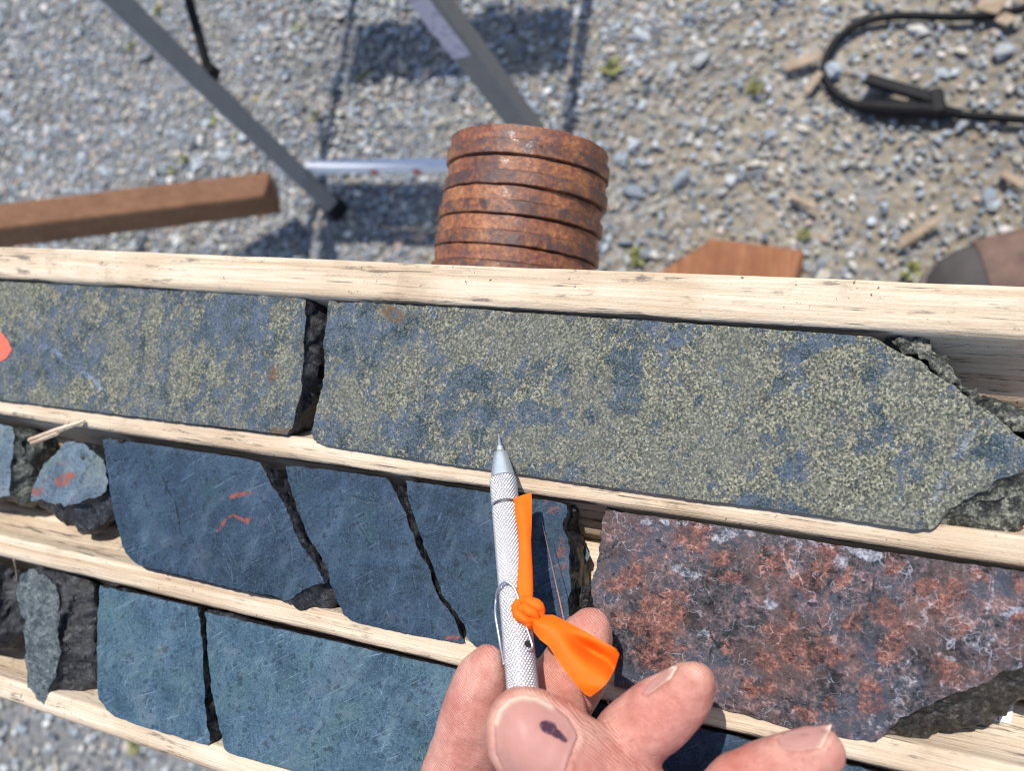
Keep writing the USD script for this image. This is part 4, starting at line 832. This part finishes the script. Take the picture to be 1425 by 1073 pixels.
for x, y, s, lab in ((185, 66, .020, "small weed beside the label of the left stand leg"), (222, 14, .018, "small weed close to the black brace rod"), (258, 222, .020, "yellowish weed just above the brown plank's middle"), (240, 240, .016, "smaller weed touching the top of the brown plank"), (302, 165, .018, "weed left of the left stand leg, halfway up"), (332, 190, .014, "tiny weed close to the left stand leg"), (362, 138, .018, "weed right of the left stand leg near the brace pin"), (415, 40, .020, "weed alone in the gravel right of the brace rod"), (440, 165, .020, "weed in the bare patch right of the left stand leg"), (508, 108, .016, "weed at the left end of the broad shadow"), (850, 98, .024, "largest green weed, right of the shadow bars"), (886, 358, .020, "green weed between the rusty rings and the red board"), (1050, 125, .022, "brownish weed left of the cord loop"), (1116, 325, .014, "weed at the corner of the red board"), (1268, 378, .020, "yellow weed left of the boot toe"), (190, 1040, .02, "weed in the lower left corner below the box")):
    weed(x, y, s * 1.1, lab)
for x0_, y0_, x1_, y1_, w, lab in ((1092, 94, 1140, 76, .014, "broad split wood chip left of the cord loop"), (1122, 128, 1142, 100, .010, "short wood chip beside the cord loop"), (1100, 272, 1136, 288, .008, "grey wood sliver above the red board"), (1252, 340, 1310, 302, .009, "long grey stick above the boot"), (1362, 2, 1395, 10, .022, "pink brown wood scrap under the top of the cord"), (1390, 22, 1408, 30, .016, "small brown scrap below the cord at the top right"), (1395, 240, 1425, 258, .010, "tan wood sliver at the right frame edge")):
    tag(put(beam(at(x0_, y0_, GZ + .010), at(x1_, y1_, GZ + .014), w, .004, 0, .001), "wood_chip", M_chip, smooth=30), lab, "wood chip")

# ------------------------------------------------------------------ pencil
PA = at(694, 604, 0.0028); PB = at_depth(727, 955, 0.191)
PU = (PB - PA) / np.linalg.norm(PB - PA)
_t = np.linspace(0, 0.15, 30001); _py = px(PA + PU * _t[:, None])[:, 1]
def along(y): return float(np.interp(y, _py, _t))
PE1 = np.cross(PU, FWD); PE1 /= np.linalg.norm(PE1); PE2 = np.cross(PU, PE1)
if PE2 @ FWD > 0: PE2 = -PE2                       # PE2 points to the camera side
def lathe_p(prof, n=64, caps=True):
    a = np.linspace(0, 2 * np.pi, n, endpoint=False); ring = np.cos(a)[:, None] * PE1 + np.sin(a)[:, None] * PE2
    return loft([PA + PU * t + r * ring for t, r in prof], caps)
pn = Thing("mechanical_pencil", "knurled aluminium pencil pointing at the speckled core", "pencil", PA)
R = 0.0040; tk = along(667); tg = along(704.5); tend = 0.138
pn.part("tip", lathe_p([(0, .00018), (.0006, .00030), (along(622) - .0003, .00082), (along(622), .00085)]), M_tipsteel, 40)
pn.part("collar", lathe_p([(along(622), .00100), (along(623), .0011), (along(629), .0011)]), M_nose, 40)
t0, t1 = along(629), tk
pn.part("nose_cone", lathe_p([(t0, .0014), (t0 + .0003, .00175)] + [(t0 + .0003 + (t1 - t0 - .0003) * s, .00175 + (.0038 - .00175) * (s ** 0.75)) for s in np.linspace(.05, 1, 14)]), M_nose, 40)
def knurl(ta, tb, n=216):
    k = int((tb - ta) / 0.000135); t = np.linspace(ta, tb, k); a = np.linspace(0, 2 * np.pi, n, endpoint=False)
    T, A = np.meshgrid(t, a, indexing="ij"); c = 27 * A / (2 * np.pi)
    tri = lambda x: np.abs(2 * (x - np.floor(x)) - 1)
    q = T / 0.00125
    h = np.minimum(tri(c + q), tri(c - q)); h = np.minimum(h * 1.7, 1.0)
    e = np.minimum(1, np.minimum(T - ta, tb - T) / 0.0004)
    r = R - 0.00003 + (h * 0.00040 - 0.00024) * e - (1 - e) * 0.00035
    S = PA + PU * T[..., None] + r[..., None] * (np.cos(A)[..., None] * PE1 + np.sin(A)[..., None] * PE2)
    return loft(S)
pn.part("grip", knurl(tk, tg - .00035), M_knurl, True)
pn.part("ring_groove", lathe_p([(tg - .0006, R - .0006), (tg + .0006, R - .0006)]), M_groove, 40)
pn.part("barrel", knurl(tg + .00035, along(975)), M_knurl, True)
pn.part("barrel_end", lathe_p([(along(975), R - .0002), (tend - .001, R - .0002), (tend, R - .001)]), M_nose, 40)
def onpen(x, y, lift=0.0004):
    """point on the pencil's camera-side surface that is seen at picture (x, y)"""
    ax = PA + PU * along(y); dep = (ax - CAM) @ FWD
    off = (x - px(ax)[0]) / FPX * dep
    hgt = math.sqrt(max((R + lift) ** 2 - min(abs(off), R + lift) ** 2, 0))
    return ax + PE1 * (off if PE1 @ RIGHT > 0 else -off) + PE2 * hgt
pn.part("clip_wire", tube([onpen(702, 925, .0003), onpen(697, 900), onpen(692, 870), onpen(689, 845), onpen(690, 832), onpen(696, 823, .0012), onpen(706, 820, .0016), onpen(715, 826, .0014), onpen(721, 838, .001), onpen(727, 858, .0008), onpen(733, 880, .0006), onpen(740, 900, .0005), onpen(741, 911, .0004), onpen(736, 913, .0002)], 0.00038, 10), M_wire, True)
hc = onpen(735, 904, .00025); hn = hc - (PA + PU * along(904)); hn /= np.linalg.norm(hn)
hm = trimesh.creation.cylinder(0.00085, 0.0004, sections=24); hm.apply_transform(trimesh.geometry.align_vectors([0, 0, 1], hn)); hm.apply_translation(hc)
pn.part("clip_hole", hm, M_hole, 30)

# ------------------------------------------------------------------ orange flagging tape tied to the clip
fb = Thing("flagging_tape", "strip of bright orange plastic tape knotted on the pencil clip", "tape", onpen(738, 855, 0))
def pend(y): return (PA + PU * along(y) - CAM) @ FWD
def ribtube(rows, n=40, thick=0.0012):
    S = []
    a = np.linspace(0, 2 * np.pi, n, endpoint=False)
    for (x, y, hw, dz, skew, th) in rows:
        c = at_depth(x, y, pend(y) + dz); k = (pend(y) + dz) / FPX
        d = np.c_[np.cos(a) * hw * k, np.sin(a) * th * 1e-3]
        wob = 0.10 * hw * k * np.sin(3 * a + y * 0.03)
        S.append(c + d[:, :1] * (RIGHT + DOWN * skew) - (d[:, 1:] + wob[:, None]) * FWD)
    return loft(S, caps=False)
rows = [(727, 690, 12.5, -.0035, -.30, 1.2), (727.5, 698, 12.8, -.0036, -.25, 1.3), (728.5, 715, 11.8, -.0038, -.1, 1.3), (730, 735, 10, -.0038, 0, 1.4), (730.5, 752, 8.6, -.0036, 0, 1.4), (731, 775, 9.2, -.0036, 0, 1.4), (731, 800, 10.6, -.0038, 0, 1.5), (730.5, 820, 11.6, -.0040, .05, 1.6), (731.5, 835, 10, -.0042, .1, 1.6), (733, 846, 7, -.0042, .2, 1.6), (735, 853, 6, -.004, .2, 1.5)]
fb.part("tail", ribtube(rows), M_ribbon, True)
def kn(x, y, dz): return at_depth(x, y, pend(y) + dz)
KN = [([(731, 833, -.0042), (722, 840, -.0040), (719, 849, -.0044), (724, 858, -.0054), (734, 862, -.0058), (743, 862, -.0050)], [.0011, .0013, .0015, .0015, .0013, .0008]),
      ([(722, 836, -.0036), (733, 837, -.0058), (744, 842, -.0064), (751, 850, -.0058), (750, 860, -.0046)], [.0009, .0016, .0018, .0016, .0010]),
      ([(720, 845, -.0040), (729, 847, -.0066), (738, 852, -.0072), (747, 860, -.0060)], [.0007, .0014, .0015, .0012]),
      ([(728, 860, -.0052), (735, 866, -.0050), (739, 874, -.0038)], [.0012, .0013, .0006])]
for pts_, rr_ in KN:
    m = tube([kn(*p) for p in pts_], rr_, 14); v = np.array(m.vertices); v += np.array(m.vertex_normals) * ((fbm(v * 620, 3, 5) - 0.5) * 0.0013)[:, None]
    fb.part("knot", trimesh.Trimesh(v, m.faces, process=False), M_ribbon, True)
def flag():
    up = [(741, 853), (752, 856), (770, 856), (790, 866), (820, 882), (845, 896), (857, 903), (861, 911)]
    lo = [(740, 868), (743, 880), (752, 891), (764, 900), (783, 930), (801, 953), (814, 967), (822, 970)]
    sp = lambda p: np.array([[np.interp(s, np.linspace(0, 1, len(p)), [q[i] for q in p]) for i in (0, 1)] for s in np.linspace(0, 1, 44)])
    U, Lw = sp(up), sp(lo); n = 30; V = np.zeros((44, n, 3))
    for i in range(44):
        s = i / 43
        for j in range(n):
            t = j / (n - 1); p = U[i] * (1 - t) + Lw[i] * t
            bulge = -0.0034 * math.sin(math.pi * t) * (1 - 0.55 * s) * (0.35 + min(1, 2 * s) * 0.65)
            dip = 0.0062 * smoothstep(np.array(s), 0.42, 0.66) * math.exp(-((t - 0.30 + 0.03 * math.sin(9 * s)) / 0.16) ** 2)
            lift = -0.0035 * smoothstep(np.array(s), 0.72, 1.0) * (1 - t) ** 2 - 0.0012 * math.sin(7 * s + 2 * t) * t * (1 - t) * 2
            end = 9.0 * math.sin(math.pi * t) * max(0, s - 0.8) / 0.2
            d = pend(min(p[1], 955)) - 0.0052 - 0.0030 * s + bulge + dip + lift
            V[i, j] = at_depth(p[0] + end * 0.75, p[1] + end * 0.55, d)
    v = V.reshape(-1, 3); ii, jj = np.meshgrid(np.arange(43), np.arange(n - 1), indexing="ij"); q = (ii * n + jj).ravel()
    f = np.c_[q, q + n, q + n + 1, q + 1]; f = np.vstack([f[:, [0, 1, 2]], f[:, [0, 2, 3]]])
    m = trimesh.Trimesh(v, f, process=False); nn = m.vertex_normals; w = v + nn * 0.00014; k = len(v)
    e = np.r_[np.arange(n), (np.arange(1, 44) * n + n - 1), 43 * n + np.arange(n - 2, -1, -1), np.arange(42, 0, -1) * n]
    en = np.roll(e, -1); rim = np.vstack([np.c_[e, en, en + k], np.c_[e, en + k, e + k]])
    return trimesh.Trimesh(np.vstack([v, w]), np.vstack([f[:, ::-1], f + k, rim]), process=False)
fb.part("flag_end", flag(), M_ribbon, True)

# ------------------------------------------------------------------ hand
def hand():
    J = lambda x, y, d, r: (at_depth(x, y, d * 1e-3), r * 1e-3)
    ch = {
        "a": [J(679, 919, 197, 4.4), J(672, 948, 198, 7.4), J(662, 990, 199, 8.9), J(641, 1066, 201, 9.4), J(612, 1180, 205, 9.6), J(610, 1330, 216, 10.5), J(660, 1500, 232, 12.5)],
        "b": [J(821, 877, 203, 6.0), J(813, 900, 204, 7.9), J(797, 936, 205, 9.6), J(768, 990, 206, 9.8), J(738, 1085, 207, 9.8), J(735, 1300, 217, 10.5), J(790, 1490, 232, 12.5)],
        "c": [J(964, 952, 178, 5.6), J(945, 972, 179, 7.4), J(912, 1000, 180, 8.5), J(872, 1030, 182, 8.6), J(825, 1095, 188, 9.4), J(840, 1300, 210, 10.5), J(925, 1480, 228, 12.0)],
        "d": [J(1142, 1048, 168, 5.8), J(1118, 1058, 168, 7.0), J(1078, 1078, 169, 7.8), J(1030, 1100, 171, 8.0), J(975, 1150, 178, 8.6), J(985, 1310, 202, 9.0), J(1060, 1490, 222, 11.0)],
        "t": [J(730, 1012, 174, 9.0), J(737, 1020, 174, 10.2), J(770, 1052, 174.5, 12.3), J(830, 1100, 175, 12.8), J(905, 1160, 176, 12.6), J(1010, 1290, 186, 15.0), J(1090, 1480, 205, 19.0)]}
    def ball(p, r):
        s = trimesh.creation.icosphere(3, r).vertices + p; return s
    parts = []
    for c in ch.values():
        for (p, r), (q, s) in zip(c[:-1], c[1:]): parts.append(m3.Manifold.hull_points(np.vstack([ball(p, r), ball(q, s)]).astype(np.float32)))
    kn_ = [ch[k][-1] for k in "abcdt"]
    wr = [J(930, 1800, 232, 24), J(1080, 1800, 232, 22)]
    parts.append(m3.Manifold.hull_points(np.vstack([ball(*k) for k in kn_] + [ball(*w) for w in wr]).astype(np.float32)))
    arm = [J(1000, 2600, 225, 32), J(1130, 2600, 225, 30)]
    parts.append(m3.Manifold.hull_points(np.vstack([ball(*w) for w in wr + arm]).astype(np.float32)))
    M = m3.Manifold.batch_boolean(parts, m3.OpType.Add).refine_to_length(0.0011)
    mm = M.to_mesh(); m = trimesh.Trimesh(mm.vert_properties[:, :3], mm.tri_verts, process=True)
    trimesh.smoothing.filter_taubin(m, 0.5, -0.51, 14)
    v = np.array(m.vertices); nrm = np.array(m.vertex_normals)
    # flat sides, soft folds and knuckle creases
    v += nrm * ((fbm(v * 110, 3, 7) - 0.5) * 0.0017)[:, None]
    for (x0, y0), (x1, y1), w, dp in (((812, 1030), (868, 1095), 4, .0004),):
        pass
    m = trimesh.Trimesh(v, m.faces, process=False)
    nails = {
        "thumb_nail": [(688, 1006), (694, 988), (708, 974), (726, 968), (747, 971), (769, 982), (790, 999), (801, 1017), (804, 1026), (800, 1036), (794, 1052), (788, 1072), (782, 1094), (740, 1104), (706, 1082), (690, 1050)],
        "ring_nail": [(893, 966), (905, 950), (922, 936), (936, 927), (944, 928), (939, 938), (934, 946), (925, 952), (912, 962), (902, 969)],
        "little_nail": [(1082, 1028), (1095, 1019), (1120, 1014), (1145, 1010), (1158, 1009), (1154, 1022), (1143, 1043), (1128, 1046), (1105, 1048), (1090, 1045), (1083, 1037)]}
    P = px(v); front = nrm @ FWD < 0.15
    near = (v - CAM) @ FWD
    mask = np.zeros((len(v), 3))
    def tipred(c, rad, s): return s * np.exp(-(np.linalg.norm(P - c, axis=1) / rad) ** 2)
    mask[:, 0] = np.clip(tipred((905, 1010), 40, .5) + tipred((775, 955), 45, .55) + tipred((640, 1010), 60, .35) + tipred((1020, 1055), 30, .6) + tipred((860, 1060), 35, .35) + tipred((1165, 1050), 25, .35) + tipred((960, 1000), 35, .3), 0, 1) + 0.15 * (fbm(v * 90, 3, 3) - 0.3)
    mask[:, 1] = np.clip(tipred((735, 962), 40, .45) + tipred((965, 925), 25, .35) + tipred((690, 1010), 18, .5) + tipred((830, 1010), 30, .3), 0, 1)
    # nail beds sink, the skin round them swells
    for nm, poly in nails.items():
        pg = sg.Polygon(poly); dist = shapely.distance(shapely.points(P), pg.exterior); ins = shapely.contains_xy(pg, P[:, 0], P[:, 1])
        zt = near < (near[ins & front].min() + 0.012 if (ins & front).any() else 0)
        sd_ = np.where(ins, -dist, dist); on = front & zt
        k = 0.00045 if nm == "thumb_nail" else 0.0003
        amt = k * np.exp(-((sd_ - 5) / 5.0) ** 2) - k * 1.2 * smoothstep(-sd_, -1.0, 2.5)
        v = v + nrm * (amt * on)[:, None]
    # creases
    for pts, w, dp in (([(815, 1022), (840, 1050), (846, 1075)], 3, .00035), ([(850, 1030), (872, 1052), (880, 1080)], 3, .0003), ([(880, 1035), (893, 1075)], 3, .0003), ([(625, 985), (660, 978), (690, 985)], 4, .0002), ([(600, 1040), (640, 1035), (680, 1045)], 4, .00025), ([(755, 940), (790, 948), (830, 965)], 4, .00015), ([(826, 1016), (846, 1040), (858, 1073)], 2.5, .0003), ([(866, 1040), (884, 1062), (888, 1085)], 2.5, .0003), ([(842, 1012), (880, 1062)], 2, .00018), ([(880, 985), (905, 1000), (925, 1030)], 3, .00018), ([(850, 1010), (870, 1022), (890, 1050)], 3.5, .0003), ([(1000, 1050), (1022, 1075)], 3, .00025), ([(628, 955), (665, 948), (700, 955)], 3, .00014)):
        v = v - nrm * (dp * line(P, pts, w, 4) * front)[:, None]
    m = trimesh.Trimesh(v, m.faces, process=False)
    ps = Thing("person", "bare hand pinching the pencil, dark bruise under the thumbnail", "person", at_depth(900, 1300, 0.21))
    ps.part("hand", m, M_skin, True, color=np.clip(mask, 0, 1))
    tm = trimesh.Trimesh(v, m.faces, process=False)
    for nm, poly in nails.items():
        pg = sg.Polygon(poly); big = nm == "thumb_nail"
        B, _ = resample(poly, [0] * len(poly), 2.0)
        x0, y0, x1, y1 = pg.bounds; st_ = 2.2 if big else 1.3
        gx, gy = np.meshgrid(np.arange(x0, x1, st_), np.arange(y0, y1, st_)); g = np.c_[gx.ravel(), gy.ravel()]
        inn = pg.buffer(-1.0); g = g[shapely.contains_xy(inn, g[:, 0], g[:, 1])] if not inn.is_empty else g[:0]
        A = np.vstack([B, g]); tri = Delaunay(A).simplices; c = A[tri].mean(1); tri = tri[shapely.contains_xy(pg, c[:, 0], c[:, 1])]
        d = FWD + RIGHT * ((A[:, :1] - CX) / FPX) + DOWN * ((A[:, 1:] - CY) / FPX); d /= np.linalg.norm(d, axis=1, keepdims=True)
        loc, ray, _ = tm.ray.intersects_location(np.tile(CAM, (len(A), 1)), d, multiple_hits=False)
        dep = np.full(len(A), np.nan); dep[ray] = np.linalg.norm(loc - CAM, axis=1)
        ok = np.isfinite(dep); kd = cKDTree(A[ok]); idx = kd.query(A[~ok])[1]; dep[~ok] = dep[ok][idx] if (~ok).any() else dep[~ok]
        kk = cKDTree(A).query(A, k=min(12, len(A)))[1]
        for _ in range(4): dep = 0.4 * dep + 0.6 * dep[kk].mean(1)
        ed = np.array(shapely.distance(shapely.points(A), pg.exterior))
        lift = 0.00062 if big else 0.00045
        topv = CAM + d * (dep - lift * smoothstep(ed, -2.0, 4.0))[:, None]
        botv = CAM + d * (dep + 0.0008)[:, None]
        a3 = topv[tri]; nv = np.cross(a3[:, 1] - a3[:, 0], a3[:, 2] - a3[:, 0]); fl_ = (nv @ FWD) > 0; tri[fl_] = tri[fl_][:, ::-1]
        nb = len(B); j = np.arange(nb); jn = (j + 1) % nb; k = len(A)
        rim = np.vstack([np.c_[j, jn, jn + k], np.c_[j, jn + k, j + k]])
        nvv = np.vstack([topv, botv]); nf = np.vstack([tri, tri[:, ::-1] + k, rim])
        mk_ = np.zeros((len(nvv), 3))
        if big:
            br = np.maximum.reduce([blob(A, (763, 1013), 14, 9, 0.5, 3, 0.3), blob(A, (774, 1021), 13, 6.5, 0.65, 5, 0.3), blob(A, (783, 1028), 8, 4, 0.7, 7, 0.3)])
            edge = np.exp(-(seg_dist(A, [(688, 1006), (694, 988), (708, 974), (726, 968), (747, 971), (769, 982)]) / 5) ** 2)
            mk_[:k, 2] = br; mk_[:k, 1] = edge
        else:
            side = [(936, 927), (944, 928), (934, 946)] if nm == "ring_nail" else ([(1158, 1009), (1154, 1022), (1143, 1043)] if nm == "little_nail" else [(786, 856), (800, 846)])
            mk_[:k, 1] = np.exp(-(seg_dist(A, side) / 5) ** 2)
        ps.part("nail", (nvv, nf), M_nail, 50 if False else True, color=mk_, label="thumbnail with a dark purple bruise" if big else None)
hand()
